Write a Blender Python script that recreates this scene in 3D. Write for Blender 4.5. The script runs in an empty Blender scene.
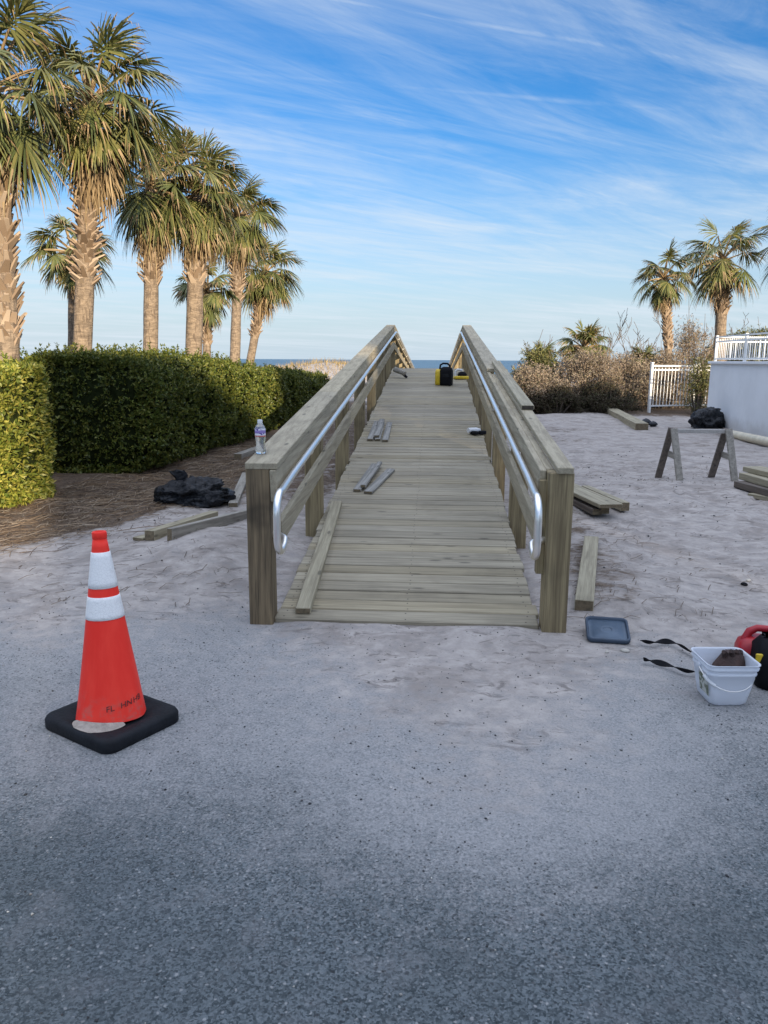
import bpy, math, random
import numpy as np
from mathutils import Vector, Matrix, noise as mnoise

random.seed(7)
rng = np.random.default_rng(7)
S = bpy.context.scene
COL = S.collection
PI = math.pi
R = math.radians

# ------------------------------------------------------------------ camera
FPX, W, H = 769.0, 768, 1024
CAM = Vector((0.137, 0.0, 1.55))
YAW, PITCH, ROLL = R(3.6), R(11.2), R(0.35)
_head = Vector((-math.sin(YAW), math.cos(YAW), 0))
_right0 = Vector((math.cos(YAW), math.sin(YAW), 0))
_fwd = _head * math.cos(PITCH) + Vector((0, 0, -math.sin(PITCH)))
_up0 = _right0.cross(_fwd)
_rt = _right0 * math.cos(ROLL) + _up0 * math.sin(ROLL)
_up = _up0 * math.cos(ROLL) - _right0 * math.sin(ROLL)
cd = bpy.data.cameras.new('camera')
cam = bpy.data.objects.new('camera', cd)
COL.objects.link(cam)
cam.matrix_world = Matrix(((_rt.x, _up.x, -_fwd.x, CAM.x), (_rt.y, _up.y, -_fwd.y, CAM.y),
                           (_rt.z, _up.z, -_fwd.z, CAM.z), (0, 0, 0, 1)))
cd.sensor_fit = 'VERTICAL'
cd.sensor_height = 36.0
cd.lens = 36.0 * FPX / H
cd.clip_start = 0.05
cd.clip_end = 90000
S.camera = cam

def ray(px, py):
    return (_fwd + _rt * ((px - W / 2) / FPX) + _up * ((H / 2 - py) / FPX))

def on_z(px, py, z=0.0):
    """surveyed spot: where the sight line meets height z"""
    d = ray(px, py)
    return CAM + d * ((z - CAM.z) / d.z)

def at_d(px, py, dist):
    """surveyed spot at a horizontal distance from the viewer"""
    d = ray(px, py)
    return CAM + d * (dist / d.dot(_head))

# ------------------------------------------------------------------ tagging
def tag(o, label=None, cat=None, group=None, kind=None):
    if label: o['label'] = label
    if cat: o['category'] = cat
    if group: o['group'] = group
    if kind: o['kind'] = kind
    return o

def empty(name, loc, label, cat, group=None, rz=0.0):
    o = bpy.data.objects.new(name, None)
    COL.objects.link(o)
    o.location = loc
    o.rotation_euler = (0, 0, rz)
    o.empty_display_size = 0.2
    return tag(o, label, cat, group)

# ------------------------------------------------------------------ mesh builder
class MB:
    def __init__(self):
        self.v, self.f, self.m, self.s = [], [], [], []

    def add(self, verts, faces, mat=0, smooth=False):
        b = len(self.v)
        self.v.extend([tuple(p) for p in verts])
        for f in faces:
            self.f.append(tuple(i + b for i in f))
            self.m.append(mat)
            self.s.append(smooth)

    def box(self, size, M=None, c=0.004, mat=0, end=None):
        """chamfered box centred on the origin of M"""
        M = M or Matrix()
        hx, hy, hz = size[0] / 2, size[1] / 2, size[2] / 2
        c = min(c, hx * .6, hy * .6, hz * .6)
        idx, vs = {}, []
        for sx in (-1, 1):
            for sy in (-1, 1):
                for sz in (-1, 1):
                    for a, p in enumerate(((hx, hy - c, hz - c), (hx - c, hy, hz - c), (hx - c, hy - c, hz))):
                        idx[sx, sy, sz, a] = len(vs)
                        vs.append(M @ Vector((sx * p[0], sy * p[1], sz * p[2])))
        fs = []
        for s in (-1, 1):
            fs.append([idx[s, a, b, 0] for a, b in ((-1, -1), (1, -1), (1, 1), (-1, 1))][::s])
            fs.append([idx[a, s, b, 1] for a, b in ((-1, -1), (-1, 1), (1, 1), (1, -1))][::s])
            fs.append([idx[a, b, s, 2] for a, b in ((-1, -1), (1, -1), (1, 1), (-1, 1))][::s])
        for a in (-1, 1):
            for b in (-1, 1):
                q = [idx[-1, a, b, 1], idx[1, a, b, 1], idx[1, a, b, 2], idx[-1, a, b, 2]]
                fs.append(q[::-1] if a * b > 0 else q)
                q = [idx[a, -1, b, 0], idx[a, 1, b, 0], idx[a, 1, b, 2], idx[a, -1, b, 2]]
                fs.append(q if a * b > 0 else q[::-1])
                q = [idx[a, b, -1, 0], idx[a, b, 1, 0], idx[a, b, 1, 1], idx[a, b, -1, 1]]
                fs.append(q[::-1] if a * b > 0 else q)
                for z in (-1, 1):
                    t = [idx[a, b, z, 0], idx[a, b, z, 1], idx[a, b, z, 2]]
                    fs.append(t if a * b * z > 0 else t[::-1])
        n0 = len(self.m)
        self.add(vs, fs, mat)
        if end is not None:
            self.m[n0 + 1] = self.m[n0 + 4] = end

    def beam(self, p, q, w, t, up=Vector((0, 0, 1)), c=0.004, mat=0):
        """board from p to q, w wide (sideways) and t thick (along up)"""
        p, q = Vector(p), Vector(q)
        self.box((w, (q - p).length, t), frame(p, q, up), c, mat)

    def tube(self, pts, rad, n=10, mat=0, cap=True, flat=None):
        pts = [Vector(p) for p in pts]
        rads = rad if isinstance(rad, (list, tuple)) else [rad] * len(pts)
        vs, fs = [], []
        prev = None
        for i, p in enumerate(pts):
            d = (pts[min(i + 1, len(pts) - 1)] - pts[max(i - 1, 0)]).normalized()
            if prev is None:
                a = d.orthogonal().normalized()
            else:
                a = prev - d * prev.dot(d)
                a = a.normalized() if a.length > 1e-6 else d.orthogonal().normalized()
            prev = a
            b = d.cross(a)
            for k in range(n):
                t = 2 * PI * k / n
                vs.append(p + (a * math.cos(t) + b * math.sin(t)) * rads[i])
        for i in range(len(pts) - 1):
            for k in range(n):
                k2 = (k + 1) % n
                fs.append((i * n + k, i * n + k2, (i + 1) * n + k2, (i + 1) * n + k))
        self.add(vs, fs, mat, True)
        if cap:
            b = len(pts) - 1
            self.add([vs[k] for k in range(n)], [tuple(range(n))[::-1]], mat)
            self.add([vs[b * n + k] for k in range(n)], [tuple(range(n))], mat)

    def loft(self, rings, mat=0, close_first=False, close_last=False, smooth=True):
        n = len(rings[0])
        vs = [p for r in rings for p in r]
        fs = []
        for i in range(len(rings) - 1):
            for k in range(n):
                k2 = (k + 1) % n
                fs.append((i * n + k, i * n + k2, (i + 1) * n + k2, (i + 1) * n + k))
        self.add(vs, fs, mat, smooth)
        if close_first: self.add(rings[0], [tuple(range(n))[::-1]], mat)
        if close_last: self.add(rings[-1], [tuple(range(n))], mat)

    def build(self, name, mats, parent=None, loc=None, rot=None):
        me = bpy.data.meshes.new(name)
        me.from_pydata(self.v, [], self.f)
        mats = mats if isinstance(mats, (list, tuple)) else [mats]
        for m in mats: me.materials.append(m)
        me.polygons.foreach_set('material_index', self.m)
        me.polygons.foreach_set('use_smooth', self.s)
        me.update()
        o = bpy.data.objects.new(name, me)
        COL.objects.link(o)
        if parent: o.parent = parent
        if loc is not None: o.location = loc
        if rot is not None: o.rotation_euler = rot
        return o

def frame(p, q, up=Vector((0, 0, 1))):
    y = (q - p).normalized()
    x = y.cross(up).normalized()
    z = x.cross(y)
    c = (p + q) / 2
    return Matrix(((x.x, y.x, z.x, c.x), (x.y, y.y, z.y, c.y), (x.z, y.z, z.z, c.z), (0, 0, 0, 1)))

def rrect(w, d, r, z, n=6, cx=0, cy=0):
    out = []
    for (sx, sy, a0) in ((1, 1, 0), (-1, 1, 90), (-1, -1, 180), (1, -1, 270)):
        for k in range(n + 1):
            a = R(a0 + 90 * k / n)
            out.append(Vector((cx + sx * (w / 2 - r) + r * math.cos(a), cy + sy * (d / 2 - r) + r * math.sin(a), z)))
    return out

def ring(r, z, n=40, cx=0, cy=0):
    return [Vector((cx + r * math.cos(2 * PI * k / n), cy + r * math.sin(2 * PI * k / n), z)) for k in range(n)]

def np_mesh(name, verts, faces, mats, midx=None, parent=None, smooth=False):
    me = bpy.data.meshes.new(name)
    nv, nf, k = len(verts), len(faces), faces.shape[1]
    me.vertices.add(nv)
    me.vertices.foreach_set('co', np.asarray(verts, dtype=np.float32).ravel())
    me.loops.add(nf * k)
    me.loops.foreach_set('vertex_index', np.asarray(faces, dtype=np.int32).ravel())
    me.polygons.add(nf)
    me.polygons.foreach_set('loop_start', np.arange(0, nf * k, k, dtype=np.int32))
    me.polygons.foreach_set('loop_total', np.full(nf, k, dtype=np.int32))
    if smooth:
        me.polygons.foreach_set('use_smooth', np.ones(nf, dtype=bool))
    for m in (mats if isinstance(mats, (list, tuple)) else [mats]): me.materials.append(m)
    if midx is not None:
        me.polygons.foreach_set('material_index', np.asarray(midx, dtype=np.int32))
    me.update(calc_edges=True)
    me.validate()
    o = bpy.data.objects.new(name, me)
    COL.objects.link(o)
    if parent: o.parent = parent
    return o

# ------------------------------------------------------------------ materials
class NT:
    def __init__(self, tree):
        self.t = tree
        self.t.nodes.clear()

    def n(self, typ, ins=None, **props):
        nd = self.t.nodes.new(typ)
        for k, v in props.items():
            setattr(nd, k, v)
        for k, v in (ins or {}).items():
            sk = nd.inputs[k]
            if isinstance(v, bpy.types.NodeSocket):
                self.t.links.new(v, sk)
            else:
                if sk.type == 'RGBA' and len(v) == 3: v = (*v, 1)
                sk.default_value = v
        return nd

    def math(self, op, a, b=0.0, c=None, clamp=False):
        nd = self.n('ShaderNodeMath', operation=op, use_clamp=clamp)
        for i, v in enumerate((a, b, c)):
            if v is None: continue
            if isinstance(v, bpy.types.NodeSocket): self.t.links.new(v, nd.inputs[i])
            else: nd.inputs[i].default_value = v
        return nd.outputs[0]

    def mix(self, fac, a, b, blend='MIX'):
        nd = self.n('ShaderNodeMix', data_type='RGBA', blend_type=blend)
        for k, v in ((0, fac), (6, a), (7, b)):
            if isinstance(v, bpy.types.NodeSocket): self.t.links.new(v, nd.inputs[k])
            else: nd.inputs[k].default_value = (*v, 1) if k and len(v) == 3 else v
        return nd.outputs[2]

    def ramp(self, fac, lo, hi, a=0.0, b=1.0, kind='SMOOTHSTEP'):
        nd = self.n('ShaderNodeMapRange', {0: fac, 1: lo, 2: hi, 3: a, 4: b}, interpolation_type=kind)
        return nd.outputs[0]

    def noise(self, vec, scale, detail=3.0, rough=0.55, dist=0.0):
        return self.n('ShaderNodeTexNoise', {'Vector': vec, 'Scale': scale, 'Detail': detail,
                                             'Roughness': rough, 'Distortion': dist}).outputs[0]

    def scaled(self, vec, s, rot=(0, 0, 0), loc=(0, 0, 0)):
        return self.n('ShaderNodeMapping', {'Vector': vec, 'Scale': s, 'Rotation': rot, 'Location': loc}).outputs[0]

    def bump(self, h, strength, dist, normal=None):
        ins = {'Height': h, 'Strength': strength, 'Distance': dist}
        if normal is not None: ins['Normal'] = normal
        return self.n('ShaderNodeBump', ins).outputs[0]

    def obj(self): return self.n('ShaderNodeTexCoord').outputs['Object']
    def rnd(self): return self.n('ShaderNodeNewGeometry').outputs['Random Per Island']

    def out(self, shader): self.n('ShaderNodeOutputMaterial', {'Surface': shader})

    def pbr(self, col, rough=0.6, normal=None, **kw):
        ins = {'Base Color': col, 'Roughness': rough}
        if normal is not None: ins['Normal'] = normal
        for k, v in kw.items(): ins[k.replace('_', ' ')] = v
        b = self.n('ShaderNodeBsdfPrincipled', ins)
        self.out(b.outputs[0])
        return b

def mat(name):
    m = bpy.data.materials.new(name)
    m.use_nodes = True
    return m, NT(m.node_tree)

def wood(name, axis, light, dark, rough=0.75, stain=0.35, seed=0.0):
    m, t = mat(name)
    o = t.obj()
    rnd = t.rnd()
    off = t.n('ShaderNodeCombineXYZ', {0: t.math('MULTIPLY', rnd, 17.0), 1: t.math('MULTIPLY', rnd, 31.0), 2: t.math('MULTIPLY', rnd, 11.0)}).outputs[0]
    p = t.n('ShaderNodeVectorMath', {0: o, 1: off}, operation='ADD').outputs[0]
    sc = [26.0, 26.0, 26.0]; sc['xyz'.index(axis)] = 1.1
    g = t.noise(t.scaled(p, sc), 1.0, 4.0, 0.6, 0.6)
    sc2 = [130.0, 130.0, 130.0]; sc2['xyz'.index(axis)] = 4.0
    g2 = t.noise(t.scaled(p, sc2), 1.0, 2.0, 0.6)
    blot = t.noise(p, 2.6, 3.0, 0.6)
    f = t.math('ADD', t.math('MULTIPLY', g, 0.65), t.math('MULTIPLY', g2, 0.35))
    col = t.mix(t.ramp(f, 0.34, 0.64), dark, light)
    # knots
    sk = [7.0, 7.0, 7.0]; sk['xyz'.index(axis)] = 2.2
    vor = t.n('ShaderNodeTexVoronoi', {'Vector': t.scaled(p, sk), 'Scale': 1.0}).outputs['Distance']
    col = t.mix(t.ramp(vor, 0.05, 0.13, 0.75, 0.0), col, tuple(c * 0.4 for c in dark))
    # weather stains and per-board tone
    col = t.mix(t.ramp(blot, 0.5, 0.75, 0.0, stain), col, tuple(c * 0.55 for c in dark))
    tone = t.ramp(rnd, 0, 1, 0.84, 1.12, 'LINEAR')
    col = t.n('ShaderNodeHueSaturation', {'Color': col, 'Value': tone, 'Saturation': t.ramp(t.math('FRACT', t.math('MULTIPLY', rnd, 7.3)), 0, 1, 0.82, 1.06, 'LINEAR')}).outputs[0]
    nrm = t.bump(f, 0.5, 0.004)
    t.pbr(col, rough, nrm)
    return m

def simple(name, col, rough=0.6, var=0.15, scale=8.0, bump=0.0, **kw):
    m, t = mat(name)
    o = t.obj()
    nz = t.noise(o, scale, 4.0, 0.6)
    c = t.mix(t.ramp(nz, 0.3, 0.7), tuple(x * (1 - var) for x in col), tuple(min(1, x * (1 + var)) for x in col))
    nrm = t.bump(t.noise(o, scale * 6, 3.0), bump, 0.01) if bump else None
    t.pbr(c, rough, nrm, **kw)
    return m

def leafmat(name, cols, rough=0.45, trans=0.25):
    m, t = mat(name)
    r = t.rnd()
    nd = t.n('ShaderNodeValToRGB', {0: r})
    el = nd.color_ramp.elements
    while len(el) < len(cols): el.new(0.5)
    for i, c in enumerate(cols):
        el[i].position = i / (len(cols) - 1)
        el[i].color = (*c, 1)
    big = t.noise(t.n('ShaderNodeTexCoord').outputs['Object'], 1.8, 2.0)
    col = t.n('ShaderNodeHueSaturation', {'Color': nd.outputs[0], 'Value': t.ramp(big, 0.3, 0.7, 0.8, 1.2, 'LINEAR')}).outputs[0]
    b = t.n('ShaderNodeBsdfPrincipled', {'Base Color': col, 'Roughness': rough, 'Specular IOR Level': 0.35})
    tr = t.n('ShaderNodeBsdfTranslucent', {'Color': col})
    mx = t.n('ShaderNodeMixShader', {0: trans, 1: b.outputs[0], 2: tr.outputs[0]})
    t.out(mx.outputs[0])
    return m

PINE_L, PINE_D = (0.46, 0.41, 0.27), (0.27, 0.235, 0.15)
M = {}
M['deck'] = wood('deck_wood', 'x', (0.345, 0.295, 0.20), (0.205, 0.17, 0.108), stain=0.35)
M['rail'] = wood('rail_wood', 'y', (0.44, 0.37, 0.235), (0.27, 0.22, 0.135))
M['post'] = wood('post_wood', 'z', (0.34, 0.255, 0.11), (0.15, 0.105, 0.042), stain=0.7)
M['dark_post'] = wood('dark_post_wood', 'z', (0.25, 0.17, 0.075), (0.075, 0.05, 0.022), stain=0.85)
M['board'] = wood('loose_board_wood', 'y', (0.42, 0.36, 0.225), (0.23, 0.19, 0.11))
M['grey_board'] = wood('grey_board_wood', 'y', (0.36, 0.325, 0.265), (0.2, 0.175, 0.14), stain=0.5)
M['pale_board'] = wood('pale_board_wood', 'y', (0.44, 0.41, 0.37), (0.32, 0.295, 0.265))
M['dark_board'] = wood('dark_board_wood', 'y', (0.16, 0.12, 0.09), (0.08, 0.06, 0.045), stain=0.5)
M['bundle_board'] = wood('bundle_board_wood', 'y', (0.36, 0.34, 0.30), (0.16, 0.15, 0.13))
M['end_grain_shaded'] = simple('board_end_grain_shaded', (0.15, 0.115, 0.07), 0.9, 0.3, 40, 0.3)  # end grain, with the shade on board ends put into the colour
M['end'] = simple('board_end_dark', (0.05, 0.04, 0.03), 0.9, 0.3, 30)  # board ends with shade in the colour; also the deck's screw heads

m, t = mat('galvanised_steel')
nz = t.noise(t.obj(), 22, 3)
t.pbr(t.mix(nz, (0.86, 0.84, 0.80), (0.92, 0.90, 0.86)), 0.36, Metallic=1.0)
M['steel'] = m
M['white_metal'] = simple('white_painted_metal', (0.78, 0.77, 0.74), 0.45, 0.05, 4)
M['rubber'] = simple('black_rubber', (0.012, 0.013, 0.016), 0.7, 0.3, 14, 0.25, Specular_IOR_Level=0.2)
M['plastic_black'] = simple('black_plastic', (0.008, 0.008, 0.010), 0.65, 0.2, 10, 0.0, Specular_IOR_Level=0.12)
M['yellow'] = simple('yellow_plastic', (0.62, 0.43, 0.02), 0.45, 0.12, 12)
M['pvc'] = simple('pvc_plastic', (0.62, 0.55, 0.4), 0.45, 0.12, 5)
M['red'] = simple('red_plastic', (0.36, 0.012, 0.02), 0.42, 0.12, 12)
M['pale_plastic'] = simple('pale_plastic', (0.7, 0.7, 0.7), 0.5, 0.1, 10)
M['brown_leather'] = simple('brown_leather', (0.05, 0.025, 0.018), 0.7, 0.3, 20, 0.4)
M['shell'] = simple('pale_stone', (0.5, 0.46, 0.4), 0.8, 0.2, 20, 0.4)
M['lid'] = simple('blue_grey_plastic', (0.07, 0.105, 0.15), 0.5, 0.15, 8)
M['lid_rim'] = simple('blue_grey_plastic_rim', (0.035, 0.055, 0.085), 0.5, 0.15, 8)
M['ink'] = simple('black_marker', (0.02, 0.012, 0.012), 0.6, 0.1, 5)
M['sand_dust'] = simple('sand_dust', (0.36, 0.32, 0.27), 0.95, 0.2, 30, 0.5)

m, t = mat('black_bag_plastic')
o = t.obj()
cr = t.noise(o, 16, 4, 0.6, 1.2)
t.pbr((0.006, 0.007, 0.010), 0.24, t.bump(cr, 1.0, 0.035), Specular_IOR_Level=0.35)
M['bag'] = m

m, t = mat('cone_vinyl')
o = t.obj()
nz = t.noise(t.scaled(o, (8, 8, 3)), 1.0, 4, 0.65, 0.4)
sep = t.n('ShaderNodeSeparateXYZ', {0: o})
dirt = t.math('MULTIPLY', t.ramp(sep.outputs[2], 0.05, 0.22, 1, 0), t.ramp(t.noise(o, 25, 4), 0.45, 0.7))
c = t.mix(t.ramp(nz, 0.35, 0.7), (0.93, 0.04, 0.026), (0.99, 0.06, 0.038))
c = t.mix(t.math('MULTIPLY', dirt, 0.55), c, (0.35, 0.2, 0.16))
t.pbr(c, 0.5, t.bump(nz, 0.15, 0.02), Specular_IOR_Level=0.2)
M['cone'] = m

m, t = mat('reflective_sheeting')
o = t.obj()
vor = t.n('ShaderNodeTexVoronoi', {'Vector': t.scaled(o, (75, 75, 75), (0, 0, 0)), 'Scale': 1.0}, feature='DISTANCE_TO_EDGE')
e = t.ramp(vor.outputs[0], 0.02, 0.09)
t.pbr(t.mix(e, (0.84, 0.82, 0.79), (0.92, 0.90, 0.87)), 0.3, t.bump(e, 0.3, 0.004))
M['reflective'] = m

m, t = mat('milky_plastic')
o = t.obj()
nz = t.noise(o, 9, 3)
b = t.n('ShaderNodeBsdfPrincipled', {'Base Color': t.mix(nz, (0.76, 0.78, 0.82), (0.84, 0.85, 0.88)), 'Roughness': 0.38})
tr = t.n('ShaderNodeBsdfTranslucent', {'Color': (0.85, 0.88, 0.93)})
t.out(t.n('ShaderNodeMixShader', {0: 0.4, 1: b.outputs[0], 2: tr.outputs[0]}).outputs[0])
M['bucket'] = m

m, t = mat('clear_plastic')
t.pbr((0.93, 0.95, 0.97), 0.06, Transmission_Weight=0.85, IOR=1.35)
M['clear'] = m
m, t = mat('bottle_label_print')
sep = t.n('ShaderNodeSeparateXYZ', {0: t.obj()})
z = sep.outputs[2]
wav = t.noise(t.scaled(t.obj(), (40, 40, 60)), 1.0, 2)
c = t.mix(t.math('GREATER_THAN', z, 0.128), (0.75, 0.74, 0.8), (0.30, 0.22, 0.52))
c = t.mix(t.math('GREATER_THAN', z, 0.147), c, (0.78, 0.77, 0.84))
c = t.mix(t.math('MULTIPLY', t.math('GREATER_THAN', wav, 0.56), t.math('GREATER_THAN', z, 0.119)), c, (0.1, 0.06, 0.3))
c = t.mix(t.math('LESS_THAN', z, 0.1155), c, (0.55, 0.12, 0.1))
t.pbr(c, 0.4)
M['bottle_label'] = m

m, t = mat('white_stucco')
o = t.obj()
nz = t.noise(o, 1.3, 5, 0.65)
st = t.noise(t.scaled(o, (3, 3, 0.5)), 1.0, 4)
c = t.mix(t.ramp(nz, 0.3, 0.7), (0.76, 0.77, 0.78), (0.83, 0.84, 0.85))
c = t.mix(t.ramp(st, 0.55, 0.8, 0, 0.10), c, (0.5, 0.48, 0.44))
zsep = t.n('ShaderNodeSeparateXYZ', {0: t.n('ShaderNodeNewGeometry').outputs['Position']}).outputs[2]
spl = t.math('MULTIPLY', t.ramp(t.math('ADD', zsep, t.math('MULTIPLY', nz, 0.5)), 0.3, 0.62, 1, 0), 0.5)
c = t.mix(spl, c, (0.42, 0.39, 0.35))
t.pbr(c, 0.85, t.bump(t.noise(o, 90, 3), 0.25, 0.01))
M['stucco'] = m
M['building'] = simple('building_stucco', (0.62, 0.58, 0.5), 0.85, 0.08, 1.0)
M['glass'] = simple('window_glass', (0.05, 0.06, 0.07), 0.1, 0.1, 1)
M['concrete'] = simple('concrete', (0.42, 0.4, 0.37), 0.85, 0.15, 4, 0.2)

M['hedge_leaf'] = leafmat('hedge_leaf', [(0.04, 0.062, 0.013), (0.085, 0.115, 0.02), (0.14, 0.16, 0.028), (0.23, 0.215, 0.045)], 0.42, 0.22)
M['hedge_leaf_young_lit'] = leafmat('hedge_leaf_young_lit', [(0.085, 0.12, 0.02), (0.17, 0.20, 0.034), (0.28, 0.285, 0.05), (0.42, 0.37, 0.085)], 0.42, 0.25)  # yellow-green new leaves, with sun brightness put into the colour
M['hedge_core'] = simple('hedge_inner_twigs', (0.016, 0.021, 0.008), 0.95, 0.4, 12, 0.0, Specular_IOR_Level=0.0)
M['palm_green'] = leafmat('palm_frond_green', [(0.065, 0.085, 0.028), (0.115, 0.13, 0.042), (0.165, 0.165, 0.055), (0.225, 0.205, 0.07)], 0.42, 0.2)
M['palm_tan'] = leafmat('palm_frond_dead', [(0.17, 0.11, 0.055), (0.30, 0.21, 0.11), (0.40, 0.30, 0.17)], 0.7, 0.2)
M['scrub_brown'] = leafmat('scrub_brown_leaf', [(0.15, 0.105, 0.07), (0.27, 0.20, 0.145), (0.38, 0.31, 0.235), (0.21, 0.19, 0.105)], 0.7, 0.2)
M['scrub_green'] = leafmat('scrub_green_leaf', [(0.05, 0.06, 0.02), (0.10, 0.11, 0.035), (0.19, 0.185, 0.06), (0.26, 0.22, 0.10)], 0.6, 0.2)
M['twig'] = simple('twig_bark', (0.13, 0.10, 0.075), 0.9, 0.3, 20)
M['straw'] = leafmat('pine_straw', [(0.06, 0.036, 0.02), (0.13, 0.08, 0.042), (0.21, 0.145, 0.085), (0.32, 0.26, 0.19)], 0.8, 0.1)
M['dune_grass'] = leafmat('dune_grass', [(0.2, 0.15, 0.07), (0.34, 0.25, 0.12), (0.42, 0.33, 0.18)], 0.8, 0.2)

m, t = mat('palm_trunk_bark')
o = t.obj()
rg = t.noise(t.scaled(o, (4, 4, 15)), 1.0, 5, 0.7, 1.4)
fz = t.noise(t.scaled(o, (30, 30, 7)), 1.0, 3)
c = t.mix(t.ramp(rg, 0.35, 0.65), (0.16, 0.12, 0.085), (0.31, 0.235, 0.165))
c = t.mix(t.ramp(fz, 0.48, 0.68, 0, 0.8), c, (0.10, 0.072, 0.052))
t.pbr(c, 0.9, t.bump(t.math('ADD', rg, t.math('MULTIPLY', fz, .6)), 0.9, 0.03))
M['trunk'] = m
M['boot'] = leafmat('palm_leaf_base', [(0.14, 0.095, 0.06), (0.30, 0.215, 0.145), (0.40, 0.31, 0.225)], 0.8, 0.0)

# ------------------------------------------------------------------ ground
def sstep(x, a, b):
    u = np.clip((x - a) / (b - a), 0, 1)
    return u * u * (3 - 2 * u)

_perm = [rng.uniform(0, 6.283, 4) for _ in range(60)]
def vnoise(x, y, scale, seed):
    """cheap smooth value noise on numpy arrays"""
    xs, ys = x / scale, y / scale
    xi, yi = np.floor(xs), np.floor(ys)
    fx, fy = xs - xi, ys - yi
    fx, fy = fx * fx * (3 - 2 * fx), fy * fy * (3 - 2 * fy)
    def h(a, b):
        v = np.sin(a * 127.1 + b * 311.7 + seed * 74.7) * 43758.5453
        return v - np.floor(v)
    return (h(xi, yi) * (1 - fx) + h(xi + 1, yi) * fx) * (1 - fy) + (h(xi, yi + 1) * (1 - fx) + h(xi + 1, yi + 1) * fx) * fy - 0.5

def hedge_line(y):
    """x of the hedge's foot, bridge side"""
    return np.interp(y, [3, 7.0, 8.0, 10.0, 13.2, 16, 22, 30], [-4.4, -4.1, -3.8, -3.45, -3.35, -3.3, -3.1, -3.1])

FEET = []
_fr = random.Random(5)
for _k in range(26):           # tracks of people walking about the site
    _x, _y, _a = _fr.choice([-1, 1, 1]) * _fr.uniform(1.2, 5.5), _fr.uniform(4.8, 13), _fr.uniform(0, 6.28)
    for _i in range(_fr.randint(2, 6)):
        _sd = 0.1 if _i % 2 else -0.1
        FEET.append((_x - math.sin(_a) * _sd, _y + math.cos(_a) * _sd, _a + _fr.uniform(-.2, .2), _fr.uniform(.85, 1.1)))
        _x += math.cos(_a) * .38; _y += math.sin(_a) * .38
FEET = [f for f in FEET if abs(f[0]) > 1.05]

def ground_z(x, y):
    x, y = np.asarray(x, float), np.asarray(y, float)
    z = 0.0 * x
    sandy = sstep(y + 0.6 * vnoise(x, y, 1.3, 5), 3.9, 6.0)
    off = sstep(np.abs(x), 0.6, 1.3)          # calm under the deck's foot
    z = z + sandy * off * (0.14 * vnoise(x, y, 2.4, 1) + 0.06 * vnoise(x, y, 0.8, 2) + 0.42 * (0.075 * vnoise(x, y, 0.33, 3) + 0.034 * vnoise(x, y, 0.16, 4)) * (0.35 + 1.3 * np.clip(vnoise(x, y, 1.9, 6) + 0.5, 0, 1)))
    z = z + 0.012 * vnoise(x, y, 1.7, 8) * (1 - sandy)
    zf = 0.0 * x
    for fx, fy, fa, fs in FEET:
        m_ = (np.abs(x - fx) < .4) & (np.abs(y - fy) < .4)
        if not np.any(m_): continue
        dx, dy = x - fx, y - fy
        a_ = (dx * math.cos(fa) + dy * math.sin(fa)) / (0.13 * fs); b_ = (-dx * math.sin(fa) + dy * math.cos(fa)) / (0.055 * fs)
        q_ = a_ * a_ + b_ * b_
        zf = zf + np.where(m_, -0.030 * np.exp(-q_ ** 2 * .8) + 0.012 * np.exp(-((np.sqrt(q_) - 1.5) / .35) ** 2), 0)
    z = z + zf * sandy
    # sand banked beside the ramp's left foot
    z = z + 0.14 * np.exp(-(((x + 1.6) / 0.8) ** 2 + ((y - 5.9) / 1.1) ** 2))
    z = z + 0.05 * np.exp(-(((x - 1.5) / 0.6) ** 2 + ((y - 5.2) / 0.9) ** 2))
    z = z * (1 - 0.95 * np.exp(-((np.abs(x) - .86) / .42) ** 2 - ((y - 4.35) / .42) ** 2))
    # sand drifted over the foot of the deck
    z = z + 0.05 * np.exp(-((y - 4.20) / 0.17) ** 2) * np.clip(0.55 + 1.1 * vnoise(x, y, 0.45, 14) + 0.5 * vnoise(x, y, 0.15, 15), 0, 1) * (1 - sstep(np.abs(x), 0.62, 0.8))
    # dunes
    dn = sstep(y, 26, 36) * (1 - sstep(y, 42, 60))
    z = z + dn * (0.55 + 0.5 * vnoise(x, y, 9, 11) + 0.75 * np.exp(-((x + 4.2) / 3.2) ** 2) * sstep(y, 28, 37) + 0.8 * sstep(x, 4, 10))
    z = z - 4.2 * sstep(y, 48, 95) - 6 * sstep(y, 100, 260)
    return z

def axis_pts(lo, hi, step, far_lo, far_hi, g=1.16):
    a = list(np.arange(lo, hi + 1e-6, step))
    s, p = step, hi
    while p < far_hi:
        s *= g; p += s; a.append(p)
    s, p = step, lo
    while p > far_lo:
        s *= g; p -= s; a.insert(0, p)
    return np.array(a)

xs = axis_pts(-7.5, 8.5, 0.06, -2500, 2500)
ys = np.concatenate([axis_pts(0.5, 12.5, 0.055, -400, 12.5), np.arange(12.6, 27, 0.11), axis_pts(27.2, 60, 0.6, 27.2, 400)])
GX, GY = np.meshgrid(xs, ys)
GZ = ground_z(GX, GY)
nx, ny = len(xs), len(ys)
vv = np.stack([GX.ravel(), GY.ravel(), GZ.ravel()], 1)
ii = np.arange(nx * ny).reshape(ny, nx)
ff = np.stack([ii[:-1, :-1].ravel(), ii[:-1, 1:].ravel(), ii[1:, 1:].ravel(), ii[1:, :-1].ravel()], 1)

m, t = mat('ground_surface')
pos = t.n('ShaderNodeNewGeometry').outputs['Position']
sand_a = t.n('ShaderNodeAttribute', attribute_name='sand').outputs['Fac']
mulch_shade_a = t.n('ShaderNodeAttribute', attribute_name='mulch_shade').outputs['Fac']
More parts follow.
